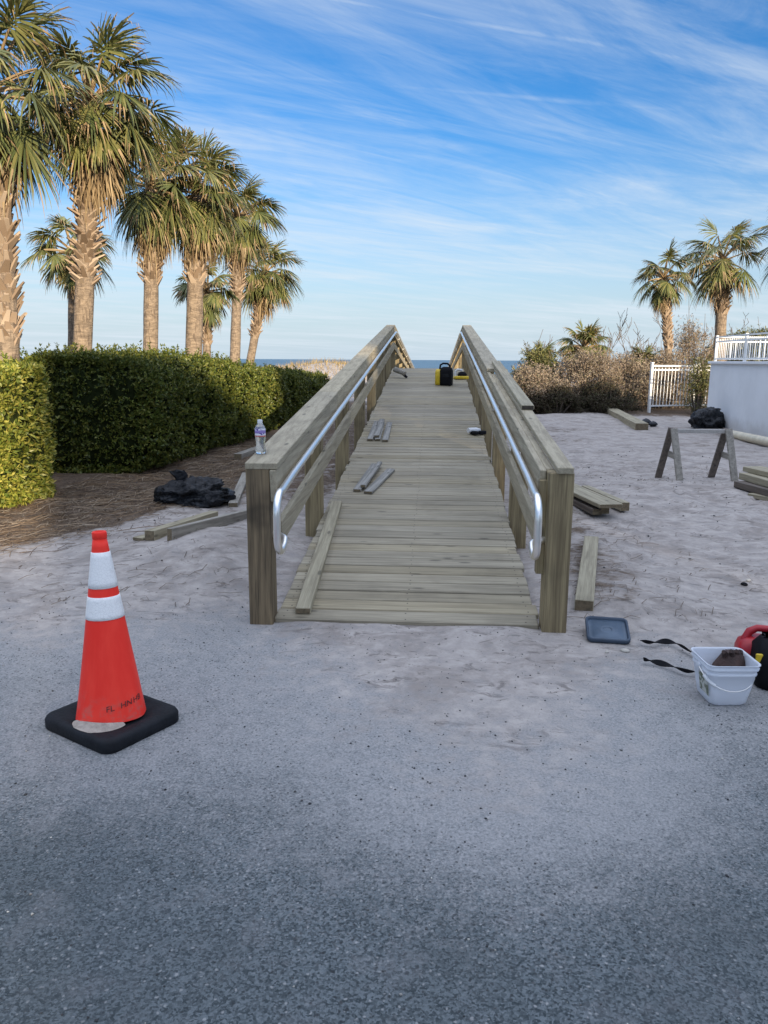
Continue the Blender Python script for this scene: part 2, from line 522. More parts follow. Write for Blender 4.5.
# asphalt with exposed stones
wp = t.n('ShaderNodeVectorMath', {0: pos, 1: t.n('ShaderNodeVectorMath', {0: t.n('ShaderNodeTexNoise', {'Vector': pos, 'Scale': 60.0, 'Detail': 2.0}).outputs['Color'], 1: (0.012, 0.012, 0.012)}, operation='MULTIPLY').outputs[0]}, operation='ADD').outputs[0]
v1 = t.n('ShaderNodeTexVoronoi', {'Vector': wp, 'Scale': 165.0, 'Randomness': 1.0})
v2 = t.n('ShaderNodeTexVoronoi', {'Vector': wp, 'Scale': 85.0, 'Randomness': 1.0})
big = t.noise(pos, 1.6, 5, 0.6)
mid = t.noise(pos, 9, 5, 0.65)
fine = t.noise(pos, 90, 5, 0.75)
sepc = t.n('ShaderNodeSeparateColor', {0: v1.outputs['Color']})
sepd = t.n('ShaderNodeSeparateColor', {0: v2.outputs['Color']})
asp = t.mix(t.ramp(t.math('ADD', t.math('MULTIPLY', sepc.outputs[0], 0.55), t.math('MULTIPLY', fine, 0.5)), 0.3, 0.74, 0, 1, 'LINEAR'), (0.034, 0.045, 0.050), (0.148, 0.170, 0.180))
asp = t.mix(t.math('MULTIPLY', t.math('GREATER_THAN', sepd.outputs[1], 0.925), t.ramp(v2.outputs['Distance'], 0.2, 0.5, 0.8, 0)), asp, (0.34, 0.34, 0.335))
asp = t.mix(t.math('MULTIPLY', t.math('LESS_THAN', sepd.outputs[2], 0.10), t.ramp(v2.outputs['Distance'], 0.2, 0.6, 0.9, 0)), asp, (0.022, 0.025, 0.028))
asp = t.mix(t.ramp(big, 0.4, 0.68, 0, 0.4), asp, (0.055, 0.064, 0.066))
asp = t.mix(t.ramp(t.noise(pos, 4.5, 4, 0.7), 0.5, 0.7, 0, 0.35), asp, (0.16, 0.16, 0.165))
# sand
snd = t.mix(t.ramp(mid, 0.3, 0.72), (0.315, 0.28, 0.255), (0.43, 0.388, 0.355))
snd = t.mix(t.ramp(t.noise(pos, 2.3, 6, 0.7, 0.5), 0.45, 0.66, 0, 0.65), snd, (0.20, 0.17, 0.15))  # dark mottling: dirty sand, also painted shading for the lumps
snd = t.mix(t.ramp(t.noise(t.scaled(pos, (5, 9, 5)), 1.0, 6, 0.75, 1.0), 0.53, 0.65, 0, 0.7), snd, (0.12, 0.10, 0.088))
snd = t.mix(t.ramp(fine, 0.62, 0.8, 0, 0.5), snd, (0.2, 0.18, 0.16))
vs_ = t.n('ShaderNodeTexVoronoi', {'Vector': pos, 'Scale': 26.0})
snd = t.mix(t.math('MULTIPLY', t.math('GREATER_THAN', t.n('ShaderNodeSeparateColor', {0: vs_.outputs['Color']}).outputs[0], 0.955), t.ramp(vs_.outputs['Distance'], 0.12, 0.3, 0.8, 0)), snd, (0.07, 0.06, 0.05))
film = t.mix(t.ramp(fine, 0.3, 0.75), (0.262, 0.258, 0.256), (0.372, 0.362, 0.355))
film = t.mix(t.ramp(mid, 0.55, 0.75, 0, 0.4), film, (0.21, 0.22, 0.23))
film = t.mix(t.math('MULTIPLY', t.math('LESS_THAN', sepd.outputs[2], 0.07), t.ramp(v2.outputs['Distance'], 0.2, 0.5, 0.9, 0)), film, (0.05, 0.05, 0.052))
snd = t.mix(t.ramp(t.math('ADD', sand_a, t.math('MULTIPLY', t.math('SUBTRACT', mid, 0.5), 0.55)), 0.70, 1.02), film, snd)
# how far the sand covers the stones
cov = t.math('ADD', sand_a, t.math('MULTIPLY', t.math('SUBTRACT', t.math('ADD', t.math('MULTIPLY', fine, 0.55), t.math('MULTIPLY', mid, 0.45)), 0.5), 1.1))
cov = t.math('ADD', cov, t.math('MULTIPLY', t.math('SUBTRACT', sepc.outputs[1], 0.5), 0.3))
covm = t.ramp(cov, 0.1, 0.95)
col = t.mix(covm, asp, snd)
# mulch and dirt below the hedge, plus shade painted under the deck
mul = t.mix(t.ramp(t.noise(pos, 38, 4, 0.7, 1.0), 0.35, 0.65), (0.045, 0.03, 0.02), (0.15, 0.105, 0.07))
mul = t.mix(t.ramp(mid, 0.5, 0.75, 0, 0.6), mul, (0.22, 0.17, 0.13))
mcov = t.ramp(t.math('ADD', mulch_shade_a, t.math('MULTIPLY', t.math('SUBTRACT', t.math('ADD', mid, t.noise(pos, 4, 4, 0.7)), 1.0), 0.9)), 0.35, 0.65)
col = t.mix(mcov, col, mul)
hgt = t.math('ADD', t.math('MULTIPLY', t.mix(covm, v1.outputs['Distance'], (0.3, 0.3, 0.3)), 0.8), t.math('MULTIPLY', fine, 0.7))
nrm = t.bump(hgt, 0.8, 0.006)
nrm = t.bump(t.math('MULTIPLY', mid, sand_a), 0.3, 0.03, nrm)
t.pbr(col, t.ramp(covm, 0, 1, 0.7, 0.95, 'LINEAR'), nrm, Specular_IOR_Level=0.3)
M['ground'] = m
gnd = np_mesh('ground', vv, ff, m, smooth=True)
tag(gnd, kind='structure')
sx, sy = GX.ravel(), GY.ravel()
# sand blown over the tarmac, thickest towards the walkway and in a tongue before it
sand = sstep(sy + 0.8 * vnoise(sx, sy, 1.6, 21) + 0.4 * vnoise(sx, sy, 0.5, 22) - 0.22 * sstep(sx, 0.9, 1.5) * (sy < 3.2), 1.5, 3.0)
sand = 0.62 * sand + 0.38 * sstep(sy + 0.9 * vnoise(sx, sy, 1.1, 25) + 0.4 * vnoise(sx, sy, 0.35, 26), 2.9, 4.9)
tong = np.exp(-((sx - 0.35) / 0.75) ** 2) * sstep(sy, 1.5, 2.3)
sand = np.clip(sand + 0.30 * tong, 0, 1)
sand = np.where(sy < -5, 0.1, sand)
hx = hedge_line(sy)
mul = sstep(hx + 1.45 - sx + 0.7 * vnoise(sx, sy, 1.0, 31), -0.1, 0.8) * sstep(sy, 5.3, 6.6) * (1 - sstep(sy, 26, 30))
mul = np.maximum(mul, 0.75 * sstep(sy + 0.9 * vnoise(sx, sy, 1.5, 33) - 0.05 * sx, 21.6, 23.2) * sstep(sx, 1.5, 3) * (1 - sstep(sy, 30, 34)))
mul = np.maximum(mul, 0.62 * sstep(sx, -3.6, -2.9) * (1 - sstep(sx, -1.2, -0.8)) * sstep(sy, 7.5, 9) * (1 - sstep(sy, 24, 28)))
mul = np.maximum(mul, 0.45 * np.exp(-((sx - 6.6) / 1.6) ** 2 - ((sy - 16.5) / 1.6) ** 2))
mul = np.maximum(mul, 0.72 * (1 - sstep(np.abs(sx), 0.75, 1.0)) * sstep(sy, 5.0, 6.5) * (1 - sstep(sy, 24, 26)))  # brown dirt under the deck, also painting the deck's shade
mul = np.maximum(mul, 0.50 * np.exp(-((sx - 1.35) / 0.42) ** 2) * sstep(sy, 4.4, 5.0) * (1 - sstep(sy, 7.5, 9.5)))
mul = np.maximum(mul, 0.42 * sstep(vnoise(sx, sy, 2.6, 81) + 0.5 * vnoise(sx, sy, 0.9, 82), 0.12, 0.45) * sstep(sy, 8, 11) * sstep(sx, 1.2, 2))
for nm, arr in (('sand', sand), ('mulch_shade', mul)):
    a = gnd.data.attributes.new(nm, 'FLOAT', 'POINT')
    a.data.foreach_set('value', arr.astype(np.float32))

def gz(x, y): return float(ground_z(x, y))

# sea
m, t = mat('sea_water')
pos = t.n('ShaderNodeNewGeometry').outputs['Position']
wv = t.noise(t.scaled(pos, (0.05, 0.16, 0.1)), 1.0, 5, 0.65)
t.pbr(t.mix(t.ramp(wv, 0.35, 0.65), (0.065, 0.125, 0.175), (0.09, 0.16, 0.22)), 0.5, t.bump(wv, 1.0, 1.2), Specular_IOR_Level=0.18)
mb = MB()
mb.add([(-60000, 62, -2.6), (60000, 62, -2.6), (60000, 60000, -2.6), (-60000, 60000, -2.6)], [(0, 1, 2, 3)])
sea = tag(mb.build('sea', m), kind='structure')

# ------------------------------------------------------------------ walkway over the dune
Y0, YC, YE = 4.30, 17.5, 37.5
UPS, DNS = 0.1015, -0.062
def dz(y):
    return 0.03 + UPS * (y - Y0) if y <= YC else 0.03 + UPS * (YC - Y0) + DNS * (y - YC)
bw = empty('boardwalk', (0, Y0, 0), 'new timber boardwalk ramp with board deck, railings and steel handrails', 'boardwalk')
def under(o):  # the walkway's parts are built in place
    o.parent = bw
    o.matrix_parent_inverse = Matrix.Translation((0, -Y0, 0))
    return o

mb = MB()
y, i = Y0 + 0.04, 0
while y < YE:
    wd = 0.139
    a, b = Vector((0, y, dz(y) - 0.019)), Vector((0, y + wd, dz(y + wd) - 0.019))
    jl, jr = random.uniform(-.012, .012), random.uniform(-.012, .012)
    Mx = frame(a, b)
    Mx = Mx @ Matrix.Translation(((jr + jl) / 2, 0, random.uniform(-.0015, .0015)))
    mb.box((1.57 + jr - jl, (b - a).length, 0.036), Mx, 0.006)
    if y < 13:
        for sx2 in (-0.72, 0.0, 0.72):
            for sy2 in (-0.042, 0.042):
                c_ = Mx @ Vector((sx2 + random.uniform(-.012, .012), sy2 + random.uniform(-.006, .006), 0.0186))
                mb.add([c_ + Vector((0.0055 * math.cos(q), 0.0055 * math.sin(q), 0.0055 * math.sin(q) * UPS)) for q in [2 * PI * j / 6 for j in range(6)]], [tuple(range(6))], 1)
    y += wd + random.uniform(0.009, 0.017)
    i += 1
deck = under(mb.build('deck', [M['deck'], M['end']]))
# joists and side stringers
for sx_ in (-0.72, 0.0, 0.72):
    mb = MB()
    for (ya, yb) in ((Y0 + 0.35, YC), (YC, YE)):
        mb.beam((sx_, ya, dz(ya) - 0.135), (sx_, yb, dz(yb) - 0.135), 0.04, 0.19)
    under(mb.build('joist', M['rail']))

post_ys = [Y0 + 0.07 + 2.03 * k for k in range(7)] + [YC + 1.2 + 2.03 * k for k in range(9)]
for s in (-1, 1):
    for k, py in enumerate(post_ys):
        mb = MB()
        top = dz(py) + (0.885 if k else 0.90)
        bot = min(gz(s * .86, py), dz(py)) - 0.3
        mb.box((0.14, 0.14, top - bot), Matrix.Translation((s * 0.86, py, (top + bot) / 2)), 0.006)
        under(mb.build('post', M['dark_post'] if (k == 0 and s < 0) else M['post']))

def rail_run(ys, xc, w, zoff, t_, mat_, name, up=None):
    mb = MB()
    for ya, yb in ys:
        mb.beam((xc, ya, dz(ya) + zoff), (xc, yb, dz(yb) + zoff), w, t_)
    return under(mb.build(name, mat_))

# left rail: one wide cap, face board, middle board
joints = [Y0 - 0.005, 7.15, 10.9, 14.4, YC]
segs = [(joints[i] + (0.002 if i else 0), joints[i + 1] - 0.002) for i in range(4)]
far = [(YC + 0.002, 21.9), (21.904, 26.3), (26.304, 30.6), (30.604, YE)]
rail_run(segs + far, -0.838, 0.186, 0.921, 0.038, M['rail'], 'cap_rail')
rail_run([(a, b) for a, b in segs + far], -0.769, 0.038, 0.806, 0.186, M['rail'], 'face_board')
rail_run([(Y0 + 0.14, 8.3), (8.304, 12.4), (12.404, YC)] + far, -0.769, 0.038, 0.49, 0.14, M['rail'], 'middle_rail')
# right rail: narrow cap from the foot, wide cap near the crest, spare board laid over the joint
rail_run([(Y0 - 0.012, 9.1)], 0.877, 0.092, 0.921, 0.038, M['rail'], 'cap_rail')
rail_run([(9.104, 13.3), (13.304, YC)] + far, 0.838, 0.186, 0.921, 0.038, M['rail'], 'cap_rail')
rail_run([(Y0 + 0.10, 8.2), (8.204, 12.6), (12.604, YC)] + far, 0.769, 0.038, 0.806, 0.186, M['rail'], 'face_board')
rail_run([(Y0 + 0.16, 8.3), (8.304, 12.4), (12.404, YC)] + far, 0.769, 0.038, 0.49, 0.14, M['rail'], 'middle_rail')
rail_run([(Y0 + 0.16, 6.6), (6.604, 9.0)], 0.8150, 0.050, 0.800, 0.186, M['rail'], 'packing_board')
mb = MB()
mb.box((0.045, 0.06, 0.55), Matrix.Translation((0.769, Y0 + 0.09, 0.61)), 0.004)
under(mb.build('corner_block', M['post']))
# loose board over the right cap
mb = MB()
ya, yb = 6.2, 9.6
mb.box((0.10, yb - ya, 0.038), Matrix(), 0.004, 0, 1)
lo = mb.build('board', [M['board'], M['end']])
ang = math.atan(UPS)
lo.location = (0.885, (ya + yb) / 2, dz((ya + yb) / 2) + 0.921 + 0.0395)
lo.rotation_euler = (ang, 0, 0)
tag(lo, 'long narrow board laid loose on top of the right railing', 'board')

# galvanised handrails
def handrail(s):
    x = s * 0.712
    zo = 0.80
    pts = []
    def arc(c, a0, a1, r, n=9):  # in the y-z plane
        for k in range(n):
            a = a0 + (a1 - a0) * k / (n - 1)
            pts.append((x, c[0] + r * math.cos(a), c[1] + r * math.sin(a)))
    pts.append((x, YE - 3, dz(YE - 3) + zo))
    for k in range(7):
        yy = YC + 0.5 - k / 6
        zz = dz(yy) + zo - 0.02 * (1 - abs(yy - YC) / 0.5)
        pts.append((x, yy, zz))
    for yy in (14, 11, 8, 6, 4.6): pts.append((x, yy, dz(yy) + zo))
    yb_ = 4.22
    pts.append((x, yb_ + 0.02, dz(yb_) + zo - 0.006))
    r = 0.12
    zt = dz(yb_) + zo
    arc((yb_ - 0.0, zt - r), R(96), R(180), r)
    arc((yb_ - 0.12 + 0.105, zt - 0.235), R(180), R(285), 0.105)
    pts.append((x, yb_ + 0.06, zt - 0.323))
    for k in range(1, 7):
        a = R(90 * k / 6)
        pts.append((x + s * 0.05 * (1 - math.cos(a)), yb_ + 0.08 + 0.05 * math.sin(a), zt - 0.305 + 0.02 * k / 6))
    pts.append((s * 0.79, yb_ + 0.145, zt - 0.282))
    mb = MB()
    mb.tube(pts, 0.0215, 14)
    h = under(mb.build('handrail', M['steel']))
    for yy in [5.4, 7.4, 9.4, 11.4, 13.4, 15.4, 19, 22, 25, 28]:
        b = MB()
        zz = dz(yy) + zo
        b.tube([(s * 0.75, yy, zz - 0.05), (x + s * 0.01, yy, zz - 0.05), (x, yy, zz - 0.035), (x, yy, zz - 0.018)], 0.007, 6)
        b.tube([(s * 0.751, yy, zz - 0.05), (s * 0.744, yy, zz - 0.05)], 0.035, 12)
        bo = b.build('bracket', M['steel'], h)
    return h
handrail(-1); handrail(1)

# ------------------------------------------------------------------ loose timber
def board(name, p, q, w, t_, label, group, mat_, cat='board', lift=True, roll=0.0, parts=None):
    """one loose board, resting with its underside on p-q"""
    p, q = Vector(p), Vector(q)
    mb = MB()
    mb.box((w, (q - p).length, t_), Matrix.Translation((0, 0, t_ / 2)), 0.004, 0, 1)
    o = mb.build(name, [mat_, M['end_grain_shaded']])
    Mx = frame(p, q)
    o.matrix_world = Mx @ Matrix.Rotation(roll, 4, 'Y')
    return tag(o, label, cat, group)

def deck_pt(px, py):
    d = ray(px, py)
    # plane z = 0.031+UPS*(y-Y0)
    tt = (0.032 + UPS * (CAM.y - Y0) - CAM.z) / (d.z - UPS * d.y)
    return CAM + d * tt

def deck_board(p, q, w, t_, label, group, mat_, lift=0.0):
    p, q = Vector(p), Vector(q)
    p.z, q.z = dz(p.y) + lift + 0.002, dz(q.y) + lift + 0.002
    return board('board', p, q, w, t_, label, group, mat_)

a, b = deck_pt(303, 614), deck_pt(337, 505)
deck_board(a, b, 0.092, 0.04, 'long narrow board lying along the left edge of the boardwalk deck', None, M['board'])
gb = 'short boards left on the boardwalk deck'
# near bundle
B1 = [((357, 492), (375, 466), 0.075, 0.03, 0.0, 'leftmost short board of the near fanned bundle on the deck'),
      ((363, 491), (380, 467), 0.05, 0.03, 0.032, 'upper middle board of the near fanned bundle on the deck'),
      ((368, 494), (391, 471), 0.085, 0.028, 0.0, 'rightmost board of the near fanned bundle, angled away from the others')]
for (p, q, w, t_, lf, lb) in B1:
    deck_board(deck_pt(*p), deck_pt(*q), w, t_, lb, gb, M['bundle_board'], lf)
B2 = [((370, 441), (377, 423), 0.075, 0.03, 0, 'leftmost board in the far bundle on the deck'),
      ((376.5, 440), (382, 423), 0.07, 0.03, 0.031, 'board lying on top of the far bundle on the deck'),
      ((377.5, 441), (382, 424), 0.07, 0.029, 0, 'bottom middle board of the far bundle on the deck'),
      ((385, 442), (389.5, 424), 0.075, 0.03, 0, 'rightmost board in the far bundle on the deck')]
for (p, q, w, t_, lf, lb) in B2:
    deck_board(deck_pt(*p), deck_pt(*q), w, t_, lb, gb, M['bundle_board'], lf)

def gboard(pa, pb, w, t_, label, group, mat_, lift=0.0, cat='board', name='board', z=None, roll=0.0):
    p, q = on_z(*pa, 0.05), on_z(*pb, 0.05)
    if z is None:
        p.z, q.z = gz(p.x, p.y) + lift, gz(q.x, q.y) + lift
    else:
        p.z, q.z = z[0], z[1]
    return board(name, p, q, w, t_, label, group, mat_, cat, roll=roll)

gl = 'timbers lying on the sand left of the ramp'
gboard((150, 547), (214, 518), 0.09, 0.085, 'square timber on the sand, farther of two behind the cone', gl, M['board'], 0.0)
gboard((170, 550), (262, 512), 0.05, 0.11, 'board standing on edge in the sand, nearer of two behind the cone', gl, M['grey_board'], -0.01)
gboard((138, 546), (152, 541), 0.10, 0.03, 'short offcut at the tip of the square timber on the sand', gl, M['board'], 0.0)
gboard((233, 502), (246, 474), 0.10, 0.05, 'pale board in shade behind the left front railing post', gl, M['grey_board'], 0.0)
gboard((238, 461), (268, 446), 0.12, 0.09, 'short pale timber on the dirt behind the water bottle', gl, M['grey_board'], 0.0)
gr_ = 'boards stacked beside the right front post'
zb = gz(2.1, 7.3) + 0.05
def sboard(pa, pb, w, t_, lb, lift, mat_, h=0.0):
    p, q = on_z(*pa, zb + lift), on_z(*pb, zb + lift)
    return board('board', p, q, w, t_, lb, gr_, mat_)
sboard((597, 515), (556, 494), 0.10, 0.06, 'dark board at the left of the stack by the right front post', 0.0, M['dark_board'])
sboard((605, 514), (560, 494), 0.09, 0.038, 'lowest narrow board of the stack by the right front post', 0.003, M['board'])
sboard((605, 511), (560, 491), 0.09, 0.036, 'second narrow board of the stack by the right front post', 0.043, M['dark_board'])
sboard((625, 511), (585, 493), 0.092, 0.088, 'square timber poking out right of the stack by the right post', 0.002, M['board'])
sboard((611, 508), (556, 483), 0.24, 0.038, 'wide pale board on top of the stack by the right post', 0.092, M['board'])
gboard((584, 606), (591, 545), 0.115, 0.10, 'old square timber half buried in sand beside the right front post', None, M['board'], -0.03, 'timber', 'timber')
gt = 'lumber pile at the right edge'
zb2 = gz(4.9, 10.2)
for (pa, pb, w, t_, lf, lb, m_) in (
        ((752, 497), (800, 506), 0.16, 0.05, 0.0, 'lowest board of the lumber pile at the right edge', 'board'),
        ((741, 487), (800, 503), 0.20, 0.075, 0.052, 'second board up in the lumber pile at the right edge', 'dark_board'),
        ((747, 479), (800, 494), 0.22, 0.08, 0.13, 'third board up in the lumber pile at the right edge', 'board'),
        ((752, 471), (800, 482), 0.26, 0.06, 0.214, 'top pale board of the lumber pile at the right edge', 'board')):
    p, q = on_z(*pa, zb2 + lf), on_z(*pb, zb2 + lf)
    board('board', p, q, w, t_, lb, gt, M[m_])
p, q = on_z(610, 411, 0.1), on_z(642, 424, 0.1)
for pp in (p, q): pp.z = gz(pp.x, pp.y)
board('timber', q, p, 0.3, 0.16, 'long thick timber lying on the sand before the dune scrub', None, M['board'], 'timber')
for (px, py, s_, lb) in ((646, 423, 0.16, 'black lump of debris at the end of the thick timber'), (653, 424.5, 0.13, 'smaller black lump of debris right of the thick timber')):
    pt = on_z(px, py, 0.05)
    mb = MB()
    rings = []
    for k in range(7):
        u = k / 6
        rr = s_ * math.sin(PI * (0.12 + 0.85 * u)) * 0.8
        rings.append([Vector((rr * math.cos(a) * (1 + .25 * mnoise.noise((a * 2, u * 3, px))), rr * math.sin(a) * (1 + .25 * mnoise.noise((a * 2, u * 3, py))), s_ * 1.1 * u)) for a in [2 * PI * j / 14 for j in range(14)]])
    mb.loft(rings, close_first=True, close_last=True)
    tag(mb.build('debris', M['bag'], loc=(pt.x, pt.y, gz(pt.x, pt.y) - 0.01)), lb, 'debris', 'black debris by the thick timber')

# ------------------------------------------------------------------ sawhorse
def sawhorse():
    A, B = on_z(666, 477, 0.03), on_z(726, 478, 0.03)
    A.z = gz(A.x, A.y); B.z = gz(B.x, B.y)
    ax = (B - A); ax.z = 0; ln = ax.length; ax.normalize()
    rz = math.atan2(ax.y, ax.x)
    o = empty('sawhorse', (A + B) / 2, 'weathered wooden sawhorse standing on the sand before the white wall', 'sawhorse', None, rz)
    hgt = 0.69
    h = ln / 2 - 0.04
    mb = MB()
    mb.beam((-h + 0.02, 0, hgt - 0.035), (h + 0.05, 0, hgt - 0.035), 0.06, 0.05)
    mb.build('beam', M['pale_board'], o)
    for s in (-1, 1):
        for q in (-1, 1):
            mb = MB()
            yq = q * 0.22
            mb.beam((s * h - q * 0.085, yq, -0.02), (s * h, q * 0.045, hgt), 0.085, 0.04, up=Vector((0, 1, 0.2)))
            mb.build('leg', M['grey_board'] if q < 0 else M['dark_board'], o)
        mb = MB()
        mb.beam((s * h + 0.005, -0.15, 0.34), (s * h + 0.005, 0.15, 0.34), 0.03, 0.08)
        mb.build('brace', M['grey_board'], o)
sawhorse()

# pvc pipe by the wall
p, q = on_z(728, 434, 0.08), on_z(800, 449, 0.08)
mb = MB()
p.z = gz(p.x, p.y) + 0.08; q.z = gz(q.x, q.y) + 0.08
mb.tube([p, q], 0.085, 16)
tag(mb.build('pipe', M['pvc']), 'cream plastic pipe lying on the sand along the white wall', 'pipe')

# ------------------------------------------------------------------ traffic cone
cpos = on_z(113, 724, 0.0)
cone = empty('traffic_cone', (cpos.x, cpos.y, gz(cpos.x, cpos.y)), 'orange traffic cone with two silver bands and black rubber base', 'traffic cone', None, R(-30))
CH, r0, r1 = 0.84, 0.143, 0.024
mb = MB()
mb.loft([rrect(.44, .385, .05, -0.004), rrect(.452, .395, .055, 0.006), rrect(.452, .395, .055, 0.040), rrect(.44, .385, .055, 0.052), rrect(.40, .345, .05, 0.056),
         rrect(.345, .335, .15, 0.056), rrect(.33, .32, .155, 0.046), rrect(.2, .2, .09, 0.046)], close_first=True, close_last=True)
cb = mb.build('base', M['rubber'], cone)
tilt = Matrix.Rotation(R(-3.2), 4, 'Y') @ Matrix.Rotation(R(-2.0), 4, 'X')
def crad(z): return r0 + (r1 - r0) * ((z - 0.05) / (CH - 0.05)) ** 0.96
def cring(z, off=0.0, n=48):
    w = 0.006 * math.exp(-(z - 0.05) * 7)
    return [tilt @ Vector(((crad(z) + off + w * math.sin(3 * a + 1) + 0.5 * w * math.sin(7 * a)) * math.cos(a), (crad(z) + off + w * math.sin(3 * a + 1)) * math.sin(a), z)) for a in [2 * PI * k / n for k in range(n)]]
mb = MB()
zs = [0.05 + (CH - 0.05) * k / 24 for k in range(25)]
rings = [cring(z) for z in zs]
rings += [[tilt @ Vector((rr * math.cos(a), rr * math.sin(a), z)) for a in [2 * PI * k / 48 for k in range(48)]]
          for rr, z in ((0.025, CH - 0.035), (0.030, CH - 0.028), (0.030, CH - 0.006), (0.027, CH), (0.018, CH), (0.016, CH - 0.05))]
rings = rings[:24] + rings[25:]
mb.loft(rings, close_last=True)
body = mb.build('body', M['cone'], cone)
for z0, z1 in ((0.605, 0.755), (0.475, 0.57)):
    mb = MB()
    mb.loft([cring(z0, 0.0), cring(z0 + .001, 0.0022)] + [cring(z0 + (z1 - z0) * k / 6, 0.0022) for k in range(1, 6)] + [cring(z1 - .001, 0.0022), cring(z1, 0.0)])
    mb.build('reflective_collar', M['reflective'], cone)
# stencilled lettering low on the skirt
def text_mesh(body_txt, size):
    cu = bpy.data.curves.new('txt', 'FONT')
    cu.body = body_txt; cu.size = size
    ob = bpy.data.objects.new('txt', cu)
    COL.objects.link(ob)
    dg = bpy.context.evaluated_depsgraph_get()
    me = ob.evaluated_get(dg).to_mesh()
    vs = [v.co.copy() for v in me.vertices]
    fs = [tuple(p.vertices) for p in me.polygons]
    ob.evaluated_get(dg).to_mesh_clear()
    bpy.data.objects.remove(ob); bpy.data.curves.remove(cu)
    return vs, fs
a_start = R(-45 + 3.6 + 30)   # in the cone's own turn
for word, x0 in (('FL', 0.0), ('HN', 0.056), ('HB', 0.112)):
    vs, fs = text_mesh(word, 0.034)
    out = []
    for v in vs:
        vx = v.x + x0
        z = 0.104 + v.y * 0.95 + vx * 0.12
        a = a_start - R(34) + vx / crad(z)
        rr = crad(z) + 0.0022 + 0.006 * math.exp(-(z - 0.05) * 7)
        out.append(tilt @ Vector((rr * math.cos(a), rr * math.sin(a), z)))
    mb = MB(); mb.add(out, fs)
    mb.build('lettering', M['ink'], cone)
# sand caught on the base
mb = MB()
n = 26
g = []
for i in range(n):
    u = i / (n - 1)
    a = R(-140 + 92 * u + 30)
    wv_ = math.sin(PI * u) ** 0.7
    row = []
    for rr, zz in ((0.138, 0.060 + 0.012 * wv_), (0.155 + 0.012 * wv_, 0.0575 + 0.004 * wv_), (0.158 + (0.038 + 0.006 * mnoise.noise((u * 11, 4, 0))) * wv_, 0.0565)):
        px_, py_ = rr * math.cos(a), rr * math.sin(a)
        row.append((max(-.216, min(.216, px_)), max(-.186, min(.186, py_)), zz))
    g.append(row)
for i in range(n - 1):
    mb.add([g[i][0], g[i][1], g[i + 1][1], g[i + 1][0]], [(0, 1, 2, 3)], 0, True)
    mb.add([g[i][1], g[i][2], g[i + 1][2], g[i + 1][1]], [(0, 1, 2, 3)], 0, True)
mb.build('sand_patch', M['sand_dust'], cone)

# ------------------------------------------------------------------ bin bags
def bag(name, loc, size, label, seed, rz=0.0, ear=None):
    o = empty(name, loc, label, 'bin bag', None, rz)
    n, rgs = 56, []
    for i in range(29):
        v = i / 28
        ph = PI * v
        row = []
        for k in range(n):
            th = 2 * PI * k / n
            d = Vector((math.sin(ph) * math.cos(th), math.sin(ph) * math.sin(th), -math.cos(ph)))
            q = d * 1.6 + Vector((seed, seed * 2, 0))
            f = 1 + 0.32 * mnoise.noise(q) + 0.30 * (0.6 - 2 * abs(mnoise.noise(q * 1.7 + Vector((2, 0, 4))))) + 0.09 * (0.6 - 2 * abs(mnoise.noise(q * 4.2)))
            p = Vector((d.x * size[0] * f, d.y * size[1] * f, d.z * size[2] * f))
            p.z = max(p.z + size[2] * 0.55, 0.004 * random.random())
            row.append(p)
        rgs.append(row)
    mb = MB()
    mb.loft(rgs, close_first=True, close_last=True)
    mb.build('sack', M['bag'], o)
    if ear:
        mb = MB()
        ex, ey, ez, er, eh = ear
        rg = []
        for i in range(8):
            u = i / 7
            rr = er * (0.35 + 0.9 * u)
            rg.append([Vector((ex + rr * math.cos(a) * (1 + .35 * math.sin(3 * a + seed)) + 0.03 * u * math.sin(5 * u), ey + 0.45 * rr * math.sin(a), ez + eh * u * (1 + .18 * math.sin(4 * a)))) for a in [2 * PI * j / 20 for j in range(20)]])
        mb.loft(rg, close_last=True)
        mb.build('tied_neck', M['bag'], o)
    return o
p = on_z(193, 504, 0.02)
bag('bin_bag', (p.x, p.y + 0.1, gz(p.x, p.y) - 0.01), (0.36, 0.28, 0.17), 'slumped black bin bag on the dirt beside the hedge', 3.1, R(4), (-0.16, 0.05, 0.16, 0.07, 0.17))
p = on_z(708, 428, 0.02)
bag('bin_bag', (p.x, p.y + 0.05, gz(p.x, p.y) - 0.01), (0.36, 0.32, 0.26), 'upright black bin bag leaning against the white wall', 8.4, R(10), (0.1, 0, 0.36, 0.14, 0.09))

# ------------------------------------------------------------------ bucket, lid, can, bag, strap
p = on_z(729, 707, 0.0)
bk = empty('bucket', (p.x, p.y + 0.10, gz(p.x, p.y) + 0.002), 'square white plastic bucket with wire handle standing on the sand', 'bucket', None, R(4))
HB = 0.205
def brad(z): return 0.178 + 0.058 * z / HB
mb = MB()
out_r = [(brad(0) - 0.02, 0.0), (brad(0), 0.012), (brad(.08), 0.08), (brad(.15), 0.150), (brad(.15) + .006, 0.152), (brad(.16) + .006, 0.160), (brad(.162), 0.162), (brad(.176), 0.176), (brad(.176) + .009, 0.178), (brad(.19) + .009, 0.188), (brad(.19) + .003, 0.19),
         (brad(.205) + .003, 0.205), (brad(.205) + .010, 0.207), (brad(HB) + .010, HB - .003), (brad(HB) + .006, HB), (brad(HB) - .004, HB), (brad(HB) - .006, HB - .006), (brad(.1) - .004, 0.1), (brad(0.01) - .004, 0.016), (brad(0) - .03, 0.008)]
mb.loft([rrect(w, w * 0.98, 0.035, z) for w, z in out_r], close_first=True, close_last=True)
mb.build('tub', M['bucket'], bk)
hw = brad(0.17) / 2 + 0.012
mb = MB()
pts = []
